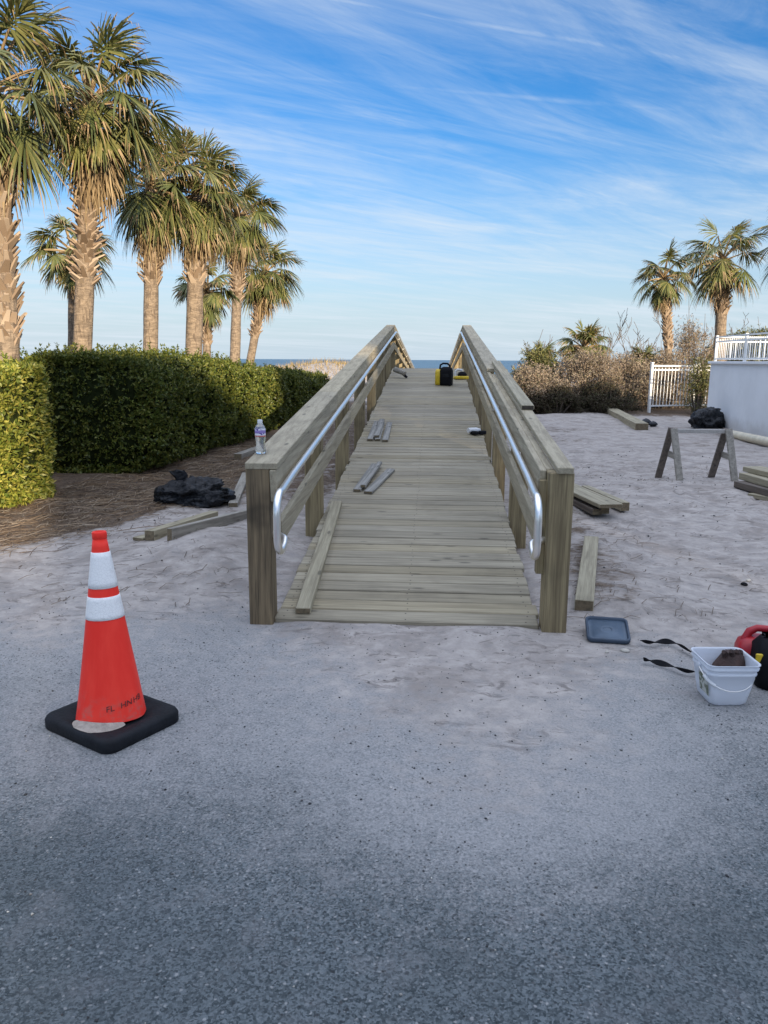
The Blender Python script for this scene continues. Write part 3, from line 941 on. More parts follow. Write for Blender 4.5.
for k in range(19):
    u = k / 18
    a = PI * u
    pts.append((-hw * math.cos(a) - 0.0, -0.004 - 0.117 * math.sin(a) ** 0.7, 0.17 - 0.085 * math.sin(a)))
mb.tube(pts, 0.0024, 6)
hd = mb.build('wire_handle', M['steel'], bk)
mb = MB()
gp = [Vector(q) for q in pts[2:6]]
mb.tube(gp, 0.009, 10)
mb.build('grip', M['pale_plastic'], hd)
for sx_ in (-1, 1):
    mb = MB()
    mb.tube([(sx_ * (hw - 0.008), -0.004, 0.17), (sx_ * (hw + 0.004), -0.004, 0.17)], 0.013, 12)
    mb.build('handle_boss', M['bucket'], bk)
m, t = mat('bucket_sticker_print')
nz = t.noise(t.obj(), 45, 2)
t.pbr(t.mix(t.ramp(nz, 0.42, 0.6), (0.10, 0.12, 0.07), (0.5, 0.5, 0.45)), 0.5)
M['sticker'] = m
mb = MB()
xw = -(brad(0.085) / 2) - 0.0012
q4 = [Vector((-(brad(z) / 2) - 0.0012, y, z)) for y, z in ((-0.085, 0.045), (0.02, 0.045), (0.02, 0.135), (-0.085, 0.135))]
mb.add(q4, [(0, 3, 2, 1)])
mb.build('sticker', M['sticker'], bk)
# glove in the bucket
mb = MB()
rg = []
for i in range(9):
    u = i / 8
    rr = 0.055 * math.sin(PI * (0.1 + 0.8 * u)) + 0.012
    rg.append([Vector((0.055 + rr * 1.25 * math.cos(a) * (1 + .2 * mnoise.noise((a, u * 3, 1))), 0.05 + rr * math.sin(a) * (1 + .2 * mnoise.noise((a, u * 3, 5))), 0.012 + 0.2 * u)) for a in [2 * PI * j / 18 for j in range(18)]])
mb.loft(rg, close_first=True, close_last=True)
for fx, fy, ln in ((0.02, 0.04, .03), (0.05, 0.03, .04), (0.08, 0.04, .035), (0.1, 0.055, .025)):
    mb.tube([(fx, fy, 0.18), (fx - .01, fy - .01, 0.2 + ln * .5), (fx - .022, fy - .025, 0.2 + ln * .8)], [0.014, 0.013, 0.009], 10)
gv = mb.build('work_glove', M['brown_leather'])
gv.location = bk.location; gv.rotation_euler = bk.rotation_euler
tag(gv, 'dark brown work glove stuffed inside the white bucket', 'glove')

p = on_z(607, 634, 0.02)
ld = empty('plastic_lid', (p.x, p.y, gz(p.x, p.y) + 0.03), 'square blue-grey plastic lid lying on the sand by the right post', 'lid')  # a loose lid, not a tray
ld.rotation_euler = (R(14), 0, R(-7))
mb = MB()
mb.loft([rrect(.20, .20, .022, 0.004), rrect(.232, .232, .03, 0.0), rrect(.238, .238, .032, 0.006), rrect(.238, .238, .032, 0.022), rrect(.228, .228, .03, 0.027), rrect(.214, .214, .026, 0.025), rrect(.205, .205, .022, 0.010)], close_first=True)
mb.build('rim', M['lid_rim'], ld)
mb = MB()
mb.loft([rrect(.2055, .2055, .022, 0.0105), rrect(.165, .165, .02, 0.010), rrect(.16, .16, .018, 0.013), rrect(.09, .09, .044, 0.013), rrect(.082, .082, .04, 0.016), rrect(.05, .05, .024, 0.016), rrect(.045, .045, .02, 0.013)], close_last=True)
mb.build('panel', M['lid'], ld)

# fuel can
p = on_z(760, 681, 0.0)
fc = empty('fuel_can', (p.x + 0.02, p.y + 0.10, gz(p.x, p.y)), 'red plastic fuel can behind the white bucket', 'fuel can', None, R(-12))
fc.scale = (0.82, 0.82, 0.9)
mb = MB()
mb.loft([rrect(.24, .17, .04, 0.0), rrect(.26, .19, .05, 0.015), rrect(.26, .19, .05, 0.15), rrect(.235, .17, .05, 0.19), rrect(.16, .13, .05, 0.215), rrect(.1, .1, .04, 0.222)], close_first=True, close_last=True)
mb.build('body', M['red'], fc)
mb = MB()
mb.tube([(-0.085, 0, 0.19), (-0.06, 0, 0.245), (-0.02, 0, 0.268), (0.05, 0, 0.268), (0.085, 0, 0.24), (0.09, 0, 0.19)], [0.026, 0.024, 0.020, 0.020, 0.022, 0.024], 12)
mb.build('handle', M['red'], fc)
mb = MB()
mb.tube([(0.04, -0.03, 0.21), (0.04, -0.03, 0.25)], 0.032, 16)
mb.build('cap', M['plastic_black'], fc)

# tool bag at the right edge
p = on_z(797, 694, 0.0)
tb = empty('tool_bag', (p.x - 0.0, p.y + 0.12, gz(p.x, p.y)), 'black fabric tool bag with yellow trim at the right edge', 'tool bag', None, R(-8))
mb = MB()
mb.loft([[q + Vector((0.015 * mnoise.noise(q * 8 + Vector((0, 0, z * 9))), 0.015 * mnoise.noise(q * 8 + Vector((5, 0, z * 9))), 0)) for q in rrect(w, d, .05, z)] for w, d, z in
         ((.30, .2, 0), (.33, .23, .02), (.33, .23, .13), (.31, .2, .19), (.27, .12, .235), (.24, .04, .25))], close_first=True, close_last=True)
mb.build('body', M['plastic_black'], tb)
mb = MB()
mb.box((0.035, 0.012, 0.045), Matrix.Translation((-0.155, -0.085, 0.155)), 0.004)
mb.build('buckle', M['yellow'], tb)
mb = MB()
mb.tube([(-0.1, -0.06, 0.22), (-0.085, -0.07, 0.28), (0, -0.07, 0.31), (0.085, -0.07, 0.28), (0.1, -0.06, 0.22)], 0.011, 8)
mb.build('handle', M['plastic_black'], tb)

# strap on the sand
def groundpath(pix, lift, n=40):
    pts = [on_z(x, y, 0.0) for x, y in pix]
    res = []
    for i in range(n):
        u = i / (n - 1) * (len(pts) - 1)
        k = min(int(u), len(pts) - 2); f = u - k
        p0, p1, p2, p3 = pts[max(k - 1, 0)], pts[k], pts[k + 1], pts[min(k + 2, len(pts) - 1)]
        q = 0.5 * ((2 * p1) + (p2 - p0) * f + (2 * p0 - 5 * p1 + 4 * p2 - p3) * f * f + (3 * p1 - p0 - 3 * p2 + p3) * f ** 3)
        q.z = gz(q.x, q.y) + lift
        res.append(q)
    return res
path = groundpath([(640, 646), (652, 648), (666, 647), (680, 651), (696, 660), (712, 668), (704, 675), (688, 676), (668, 670), (652, 666), (643, 664)], 0.024, 70)
mb = MB()
for i in range(len(path) - 1):
    d = (path[i + 1] - path[i]).normalized()
    s = d.cross(Vector((0, 0, 1))) * 0.008
    tilt_ = Vector((0, 0, 0.012 * math.sin(i * 0.35)))
    d2 = (path[min(i + 2, len(path) - 1)] - path[i + 1])
    s2 = (d2.normalized() if d2.length > 1e-6 else d).cross(Vector((0, 0, 1))) * 0.008
    tilt2 = Vector((0, 0, 0.012 * math.sin((i + 1) * 0.35)))
    mb.loft([[path[i] - s - tilt_, path[i] + s + tilt_, path[i] + s + tilt_ + Vector((0, 0, .004)), path[i] - s - tilt_ + Vector((0, 0, .004))],
             [path[i + 1] - s2 - tilt2, path[i + 1] + s2 + tilt2, path[i + 1] + s2 + tilt2 + Vector((0, 0, .004)), path[i + 1] - s2 - tilt2 + Vector((0, 0, .004))]], smooth=False)
tag(mb.build('strap', M['plastic_black']), 'black webbing strap looped on the sand left of the white bucket', 'strap')

# small litter
def pebble(px, py, s, mat_, label, name='stone', cat='stone', group=None, flat=0.6):
    q = on_z(px, py, 0.0)
    mb = MB()
    rg = []
    for i in range(7):
        ph = PI * (0.06 + 0.88 * i / 6)
        rg.append([Vector((s * math.sin(ph) * math.cos(a) * (1 + .3 * mnoise.noise((a, i, px))), s * .75 * math.sin(ph) * math.sin(a) * (1 + .3 * mnoise.noise((a, i, py))), -s * flat * math.cos(ph))) for a in [2 * PI * j / 12 for j in range(12)]])
    mb.loft(rg, close_first=True, close_last=True)
    return tag(mb.build(name, mat_, loc=(q.x, q.y, gz(q.x, q.y) + s * flat * 0.5), rot=(0, 0, px)), label, cat, group)
gs = 'pale stones on the sand'
pebble(625, 652, 0.026, M['shell'], 'pale flat stone on the sand just below the blue-grey lid', group=gs, flat=0.4)
pebble(607, 653, 0.013, M['shell'], 'small white stone left of the flat pale stone near the lid', group=gs)
pebble(744, 586, 0.024, M['plastic_black'], 'small dark scrap on bare sand above the white bucket', 'scrap', 'scrap')
pebble(748, 583, 0.020, M['shell'], 'small white stone touching the dark scrap on the sand', group=gs)

# ------------------------------------------------------------------ bottle on the left rail
bx = at_d(261, 455, 4.72)
by_ = bx.y
bo = empty('water_bottle', (-0.890, 4.53, dz(4.53) + 0.9405), 'clear plastic water bottle with purple label on left railing cap', 'bottle')
bo.scale = (0.94, 0.94, 0.96)
prof = [(0.026, 0.0), (0.032, 0.004), (0.0325, 0.022), (0.029, 0.05), (0.0275, 0.068), (0.030, 0.088), (0.0325, 0.104), (0.0328, 0.155), (0.029, 0.168), (0.02, 0.182), (0.0135, 0.190), (0.0135, 0.194)]
def lathe(prof, n=28, wob=None):
    return [[Vector((r * (1 + (0.05 * math.sin(5 * a) if z < 0.03 else 0)) * math.cos(a), r * math.sin(a) * (1 + (0.05 * math.sin(5 * a) if z < 0.03 else 0)), z)) for a in [2 * PI * k / n for k in range(n)]] for r, z in prof]
mb = MB(); mb.loft(lathe(prof), close_first=True, close_last=True)
mb.build('shell', M['clear'], bo)
mb = MB(); mb.loft([ring(0.0338, z, 28) for z in (0.108, 0.12, 0.14, 0.158)])
mb.build('label', M['bottle_label'], bo)
mb = MB(); mb.loft(lathe([(0.0155, 0.188), (0.0158, 0.192), (0.0158, 0.208), (0.0145, 0.211)]), close_first=True, close_last=True)
mb.build('cap', M['pale_plastic'], bo)

# ------------------------------------------------------------------ tools on the deck
def on_deck(px, py):
    q = deck_pt(px, py)
    return (q.x, q.y, dz(q.y) + 0.001)
o = empty('tool_case', on_deck(444, 385), 'black and yellow tool case standing on the deck near the crest', 'tool case', None, R(-14))
o.rotation_euler = (0, 0, R(-14)); o.scale = (0.86, 0.86, 0.88)
mb = MB()
mb.loft([rrect(w, d, .04, z, cx=0.05) for w, d, z in ((.24, .20, 0), (.26, .23, .02), (.26, .23, .30), (.22, .19, .36), (.14, .13, .385))], close_first=True, close_last=True)
mb.build('body', M['plastic_black'], o)
mb = MB()
mb.loft([rrect(w, d, .03, z, cx=-0.125) for w, d, z in ((.11, .18, 0.002), (.12, .21, .02), (.12, .21, .27), (.1, .17, .32), (.07, .1, .335))], close_first=True, close_last=True)
mb.build('side_panel', M['yellow'], o)
mb = MB()
mb.tube([(-0.1, 0, .33), (-0.09, 0, .42), (-0.03, 0, .455), (0.07, 0, .45), (0.12, 0, .41), (0.13, 0, .36)], 0.02, 10)
mb.build('handle', M['plastic_black'], o)
mb = MB()
mb.box((0.13, 0.012, 0.06), Matrix.Translation((0.06, -0.117, 0.2)), 0.004)
mb.build('badge', M['rubber'], o)
o = empty('circular_saw', on_deck(461, 379), 'yellow and black power saw on the deck beside the tool case', 'power saw', None, R(12))
mb = MB()
mb.box((0.28, 0.2, 0.06), Matrix.Translation((0, 0, 0.03)), 0.015)
mb.build('base', M['yellow'], o)
mb = MB()
mb.loft([rrect(w, d, .03, z, cx=0.02) for w, d, z in ((.16, .14, .06), (.17, .15, .09), (.13, .11, .13), (.06, .06, .145))], close_first=True, close_last=True)
mb.build('motor', M['plastic_black'], o)
mb = MB()
mb.tube([(-0.11, 0, 0.06), (-0.12, 0, .14), (-0.07, 0, .19), (0.02, 0, .17)], 0.022, 10)
mb.build('handle', M['pale_plastic'], o)
o = empty('nail_gun', on_deck(401, 378), 'dark power tool on the deck against the left railing near the crest', 'power tool', None, R(-35))
mb = MB()
mb.tube([(-0.16, 0, 0.17), (0.10, 0, 0.09)], [0.055, 0.045], 12)
mb.build('body', M['grey_board'], o)
mb = MB()
mb.tube([(0.02, 0, 0.11), (0.10, 0.03, 0.03), (0.13, 0.03, 0.02)], [0.03, 0.028, 0.02], 10)
mb.build('grip', M['plastic_black'], o)
o = empty('hand_drill', on_deck(474, 434), 'small grey and black drill lying on the deck by the right railing', 'drill', None, R(30))
mb = MB()
mb.tube([(-0.09, 0, 0.05), (0.03, 0, 0.05), (0.09, 0, 0.05)], [0.034, 0.036, 0.018], 12)
mb.build('body', M['pale_plastic'], o)
mb = MB()
mb.box((0.06, 0.14, 0.045), Matrix.Translation((-0.04, -0.07, 0.024)), 0.01)
mb.build('grip', M['plastic_black'], o)
mb = MB()
mb.box((0.1, 0.06, 0.05), Matrix.Translation((0.06, -0.1, 0.026)), 0.01)
mb.build('battery', M['plastic_black'], o)

# ------------------------------------------------------------------ raised white terrace
TA, TB_ = at_d(706, 420, 19.4), at_d(768, 436, 15.6)
TA.z = TB_.z = 0
dirw = (TB_ - TA).normalized()
TC = TA + dirw * 11.0
inw = Vector((-dirw.y, dirw.x, 0))
if inw.x < 0: inw = -inw
ter = empty('terrace_wall', TA, 'raised terrace with plain white wall and white picket railing on top', 'terrace')
def tpart(mb, name, m_):
    o = mb.build(name, m_)
    o.parent = ter
    o.matrix_parent_inverse = Matrix.Translation(-TA)
    return o
TH = 1.50
mb = MB()
c4 = [TA, TC, TC + inw * 9, TA + inw * 9]
vs = [v + Vector((0, 0, -0.4)) for v in c4] + [v + Vector((0, 0, TH)) for v in c4]
mb.add(vs, [(0, 1, 5, 4), (1, 2, 6, 5), (2, 3, 7, 6), (3, 0, 4, 7), (4, 5, 6, 7)])
tpart(mb, 'wall', M['stucco'])
mb = MB()
mb.beam(TA + inw * 0.09 - dirw * 0.06 + Vector((0, 0, TH + 0.032)), TC + inw * 0.09 + Vector((0, 0, TH + 0.032)), 0.3, 0.06, c=0.008)
mb.beam(TA + dirw * 0.09 + inw * 0.245 + Vector((0, 0, TH + 0.032)), TA + dirw * 0.09 + inw * 9 + Vector((0, 0, TH + 0.032)), 0.3, 0.06, c=0.008)
tpart(mb, 'coping', M['stucco'])
zr0, zr1 = TH + 0.062, TH + 0.062 + 0.60
def picket_run(A, B, step, z0, z1, group_post):
    L = (B - A).length; d = (B - A).normalized()
    mb = MB()
    for zz in (z0 + 0.06, z1 - 0.13, z1 - 0.02):
        mb.beam(A + Vector((0, 0, zz)), B + Vector((0, 0, zz)), 0.035, 0.035, c=0.003)
    k = step
    while k < L:
        p_ = A + d * k
        mb.box((0.014, 0.014, z1 - z0 - 0.1), Matrix.Translation((p_.x, p_.y, (z0 + z1) / 2 - 0.02)) @ Matrix.Rotation(math.atan2(d.y, d.x), 4, 'Z'), 0.002)
        k += step
    return mb
rl = TA + inw * 0.1
rr_ = tpart(picket_run(rl, rl + dirw * 11, 0.115, zr0, zr1, None), 'railing', M['white_metal'])
rr2 = tpart(picket_run(rl, rl + inw * 8, 0.115, zr0, zr1, None), 'railing', M['white_metal'])
for k in range(6):
    p_ = rl + dirw * (1.9 * k)
    mb = MB()
    mb.box((0.06, 0.06, zr1 - zr0 + 0.04), Matrix.Translation((p_.x, p_.y, (zr0 + zr1) / 2)), 0.004)
    tpart(mb, 'railing_post', M['white_metal'])
# low dark footing along the wall
# ------------------------------------------------------------------ white picket gate
GA, GB = at_d(649, 409, 23.6), at_d(692, 407, 24.2)
GA.z = gz(GA.x, GA.y); GB.z = gz(GB.x, GB.y)
def gate(A, B, hgt, label, name, cat):
    d = (B - A); d.z = 0; L = d.length; d.normalize()
    o = empty(name, A, label, cat, None, math.atan2(d.y, d.x))
    for zz in (0.2, hgt - 0.14, hgt - 0.02):
        mb = MB()
        mb.beam((0.03, 0, zz), (L - 0.02, 0, zz), 0.035, 0.045, c=0.003)
        mb.build('rail', M['white_metal'], o)
    k = 0.13
    while k < L - 0.08:
        mb = MB()
        mb.box((0.020, 0.020, hgt - 0.27), Matrix.Translation((k, 0, 0.2 + (hgt - 0.27) / 2)), 0.003)
        mb.build('picket', M['white_metal'], o)
        k += 0.128
    for x, hh in ((0, hgt + 0.06), (L, hgt)):
        mb = MB()
        mb.box((0.075, 0.075, hh + (0.1 if x == 0 else -0.15)), Matrix.Translation((x, 0, hh / 2 - (0.05 if x == 0 else -0.075))), 0.004)
        mb.box((0.095, 0.095, 0.025), Matrix.Translation((x, 0, hh + 0.014)), 0.006)
        mb.build('gate_post', M['white_metal'], o)
    return o
gate(GA, GB, 1.42, 'white metal picket gate standing before the dune scrub', 'picket_gate', 'gate')
d = (GB - GA).normalized()
gate(GB + d * 0.12, GB + d * 1.5, 1.42, 'white picket fence panel half hidden between gate and white wall', 'picket_fence', 'fence')

# ------------------------------------------------------------------ foliage helpers
def rot_basis(nrm):
    """per-row orthonormal tangents for an (N,3) array of unit normals"""
    ref = np.where(np.abs(nrm[:, 2:3]) < 0.9, np.array([[0, 0, 1.0]]), np.array([[1.0, 0, 0]]))
    a = np.cross(nrm, ref); a /= np.linalg.norm(a, axis=1, keepdims=True)
    return a, np.cross(nrm, a)

def leaves(cent, nrm, per, L, Wd, spread=1.0):
    """whorls of `per` leaves at every twig tip: arrays of quads"""
    n = len(cent)
    c = np.repeat(cent, per, 0); nn = np.repeat(nrm, per, 0)
    a, b = rot_basis(nn)
    th = rng.uniform(0, 2 * PI, n * per)[:, None]
    rad = a * np.cos(th) + b * np.sin(th)
    tl = rng.uniform(0.25, 1.25, n * per)[:, None] * spread
    d = nn * np.cos(tl) + rad * np.sin(tl)
    side = np.cross(d, nn + 0.3 * rng.normal(size=d.shape)); side /= np.linalg.norm(side, axis=1, keepdims=True) + 1e-9
    up = np.cross(side, d)
    l = (L * rng.uniform(0.65, 1.3, n * per))[:, None]; w = (Wd * rng.uniform(0.7, 1.25, n * per))[:, None]
    p0 = c
    p1 = c + d * l * 0.55 + side * w * 0.5 + up * l * 0.06
    p2 = c + d * l - up * l * 0.05
    p3 = c + d * l * 0.55 - side * w * 0.5 + up * l * 0.06
    v = np.stack([p0, p1, p2, p3], 1).reshape(-1, 3)
    f = np.arange(len(v)).reshape(-1, 4)
    return v, f

# ------------------------------------------------------------------ clipped hedge
def hedge(label, path, half, hts, per_m2, leaf=(0.06, 0.024), seed=0, lm=None):
    """path: foot centre line points; half: half thickness; hts: top height at each"""
    path = np.array(path, float); hts = np.array(hts, float)
    seg = np.linalg.norm(np.diff(path, axis=0), axis=1)
    cum = np.concatenate([[0], np.cumsum(seg)]); L = cum[-1]
    o = empty('hedge_shrub', (path[:, 0].mean(), path[:, 1].mean(), 0), label, 'hedge', 'clipped hedge shrubs left of the ramp')
    off = np.array([path[:, 0].mean(), path[:, 1].mean(), 0])
    def surf(s, th):
        """s along 0..1, th around the section; superellipse section, rounded ends"""
        x = np.interp(s * L, cum, path[:, 0]); y = np.interp(s * L, cum, path[:, 1]); h = np.interp(s * L, cum, hts)
        e = 1e-3
        tx = np.interp(np.clip(s * L + .2, 0, L), cum, path[:, 0]) - np.interp(np.clip(s * L - .2, 0, L), cum, path[:, 0])
        ty = np.interp(np.clip(s * L + .2, 0, L), cum, path[:, 1]) - np.interp(np.clip(s * L - .2, 0, L), cum, path[:, 1])
        tn = np.hypot(tx, ty); tx, ty = tx / tn, ty / tn
        es = np.minimum(s, 1 - s) * L
        endf = np.sqrt(np.clip(1 - (1 - np.clip(es / 0.35, 0, 1)) ** 2.6, 0.0004, 1))
        ct, st = np.cos(th), np.sin(th)
        k = 5.0
        r = (np.abs(ct) ** k + np.abs(st) ** k) ** (-1 / k)
        bx_, bz_ = r * ct * half * endf, r * st
        wob = 1 + 0.16 * vnoise(s * L * 1.0 + 50, th * 1.5 + seed, 0.55, 40 + seed) + 0.10 * vnoise(s * L + 9, th * 1.2, 0.25, 41 + seed)
        bx_ = bx_ * wob
        z = h / 2 + bz_ * (h / 2) * (0.94 + 0.06 * endf) * (1 + 0.08 * vnoise(s * L, th, 0.5, 43 + seed))
        z = np.maximum(z, 0.02)
        return np.stack([x + ty * bx_, y - tx * bx_, z], -1)
    ns, nt = max(24, int(L / 0.12)), 48
    s_, t_ = np.meshgrid(np.linspace(0, 1, ns), np.linspace(0, 2 * PI, nt, endpoint=False), indexing='ij')
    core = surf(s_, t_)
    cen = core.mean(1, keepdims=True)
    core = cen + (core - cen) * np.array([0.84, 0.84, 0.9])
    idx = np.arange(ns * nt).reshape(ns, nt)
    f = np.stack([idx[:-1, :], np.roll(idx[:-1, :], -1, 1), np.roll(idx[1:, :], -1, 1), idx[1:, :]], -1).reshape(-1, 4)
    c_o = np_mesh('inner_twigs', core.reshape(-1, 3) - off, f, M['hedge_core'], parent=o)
    area = L * (2 * half * 2 + hts.mean() * 2) + 2 * half * 2 * hts.mean()
    N = int(area * per_m2)
    s = rng.uniform(0, 1, N)
    # extra on the rounded ends
    ne = int(N * 0.2)
    s[:ne] = 0.35 / L * rng.uniform(0, 1, ne) ** 3.2 ; s[ne:2 * ne] = 1 - 0.35 / L * rng.uniform(0, 1, ne) ** 3.2
    th = rng.uniform(0, 2 * PI, N)
    p = surf(s, th)
    e = 0.01
    ds = surf(np.clip(s + e / L, 0, 1), th) - surf(np.clip(s - e / L, 0, 1), th)
    dt = surf(s, th + e) - surf(s, th - e)
    nrm = np.cross(dt, ds)
    nrm /= np.linalg.norm(nrm, axis=1, keepdims=True) + 1e-9
    c0 = np.stack([np.interp(s * L, cum, path[:, 0]), np.interp(s * L, cum, path[:, 1]), np.interp(s * L, cum, hts) / 2], 1)
    flip = np.sum(nrm * (p - c0), 1) < 0
    nrm[flip] *= -1
    nrm = nrm + 0.45 * rng.normal(size=nrm.shape) + np.array([0, 0, 0.25]); nrm /= np.linalg.norm(nrm, axis=1, keepdims=True)
    clump = vnoise(p[:, 0] + p[:, 2], p[:, 1] - p[:, 2], 0.22, 44 + seed)
    p = p - nrm * (rng.uniform(0.0, 0.11, N) ** 1.0)[:, None] + nrm * (0.10 * clump)[:, None]
    v, f = leaves(p - off, nrm, 6, leaf[0], leaf[1])
    np_mesh('leaves', v, f, lm or M['hedge_leaf'], parent=o)
    # stray shoots above the clipped face
    ns_ = int(area * 9)
    s = rng.uniform(0, 1, ns_); th = rng.uniform(0.0, PI, ns_)
    q = surf(s, th); up = rng.normal(size=q.shape) * .35 + np.array([0, -.1, 1.0]); up /= np.linalg.norm(up, axis=1, keepdims=True)
    ln = rng.uniform(.04, .14, ns_)[:, None]
    cc = np.concatenate([q + up * ln * k for k in (.3, .65, 1.0)])
    v, f = leaves(cc - off, np.tile(up, (3, 1)), 4, leaf[0], leaf[1])
    np_mesh('shoots', v, f, lm or M['hedge_leaf'], parent=o)
    return o

hedge('sunlit yellow-green hedge end nearest the camera', [(-7.5, 7.75), (-5.2, 8.0), (-4.14, 8.2)], 0.62, [1.40, 1.44, 1.46], 560, (0.066, 0.022), 1, M['hedge_leaf_young_lit'])
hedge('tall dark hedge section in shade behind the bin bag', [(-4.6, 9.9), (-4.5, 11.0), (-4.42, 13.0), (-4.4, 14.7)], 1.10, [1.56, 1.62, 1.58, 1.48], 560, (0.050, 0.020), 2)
hedge('middle hedge section with sunlit top beyond the dark one', [(-4.1, 14.6), (-4.0, 16.2), (-3.95, 18.2)], 0.74, [1.42, 1.36, 1.32], 420, (0.055, 0.024), 3)
hedge('dark far hedge section before the hedge\'s end', [(-3.92, 18.3), (-3.85, 20.8)], 0.74, [1.24, 1.2], 320, (0.065, 0.03), 4)
hedge('farthest small hedge section beside the left railing', [(-3.82, 21.2), (-3.8, 24.0)], 0.72, [1.12, 1.08], 280, (0.07, 0.034), 5)

# ------------------------------------------------------------------ palms
def frond(V, F, MI, base, az, el, pet, blade, dead, lw, nleaf=52):
    d = Vector((math.cos(az) * math.cos(el), math.sin(az) * math.cos(el), math.sin(el)))
    side = Vector((-math.sin(az), math.cos(az), 0))
    side = (side + Vector((0, 0, random.uniform(-.5, .5)))).normalized()
    p = Vector(base)
    pts = [p.copy()]
    n = 6
    g = random.uniform(0.02, 0.09) if not dead else random.uniform(0.22, 0.4)
    for i in range(n):
        d = (d + Vector((0, 0, -g))).normalized()
        p = p + d * (pet / n)
        pts.append(p.copy())
    # petiole strip (crossed)
    for sv in (side, side.cross(d).normalized()):
        b = len(V)
        for i, q in enumerate(pts):
            w = 0.022 * (1.3 - 0.7 * i / n) * lw
            V.append(q - sv * w); V.append(q + sv * w)
        for i in range(n):
            F.append((b + 2 * i, b + 2 * i + 1, b + 2 * i + 3, b + 2 * i + 2)); MI.append(2 if dead else 1)
    # costa
    cost = []
    q, dd = p.copy(), d.copy()
    for i in range(6):
        cost.append((q.copy(), dd.copy()))
        dd = (dd + Vector((0, 0, -0.13 if not dead else -0.25))).normalized()
        q = q + dd * (blade * 0.42 / 6)
    browned = random.random() < 0.35
    for k in range(nleaf):
        u = k / (nleaf - 1) * 2 - 1
        sgn = 1 if u >= 0 else -1
        au = abs(u)
        ci = min(5, int((1 - au) * 5.99))
        q, dd = cost[ci]
        nrm = side.cross(dd).normalized()
        if nrm.z < 0: nrm = -nrm
        a = au * R(118) * (0.9 + 0.2 * random.random())
        di = (dd * math.cos(a) + side * sgn * math.sin(a) - nrm * (0.32 * math.sin(a)) + nrm * random.uniform(-.12, .12)).normalized()
        L = blade * (0.62 + 0.38 * (1 - au ** 2)) * random.uniform(0.88, 1.08)
        wv_ = nrm.cross(di)
        if wv_.length < 1e-4: continue
        wv_.normalize()
        wv_ = (wv_ + nrm * random.uniform(-.6, .6)).normalized()
        w = 0.0135 * lw * random.uniform(.8, 1.2)
        dr = L * random.uniform(0.03, 0.32) * (1.8 if dead else 1.0)
        P = [q, q + di * L * .38, q + di * L * .68 + Vector((0, 0, -dr * .3)), q + di * L * .9 + Vector((0, 0, -dr * .85)), q + di * L * .97 + Vector((0, 0, -dr * 1.5))]
        ws = [w * .55, w, w * .8, w * .4, w * .06]
        b = len(V)
        for pp, wi in zip(P, ws):
            V.append(pp - wv_ * wi); V.append(pp + wv_ * wi)
        tipdead = random.random() < (0.55 if browned else 0.24)
        for i in range(4):
            F.append((b + 2 * i, b + 2 * i + 1, b + 2 * i + 3, b + 2 * i + 2))
            MI.append(1 if (dead or (tipdead and i >= 2)) else 0)

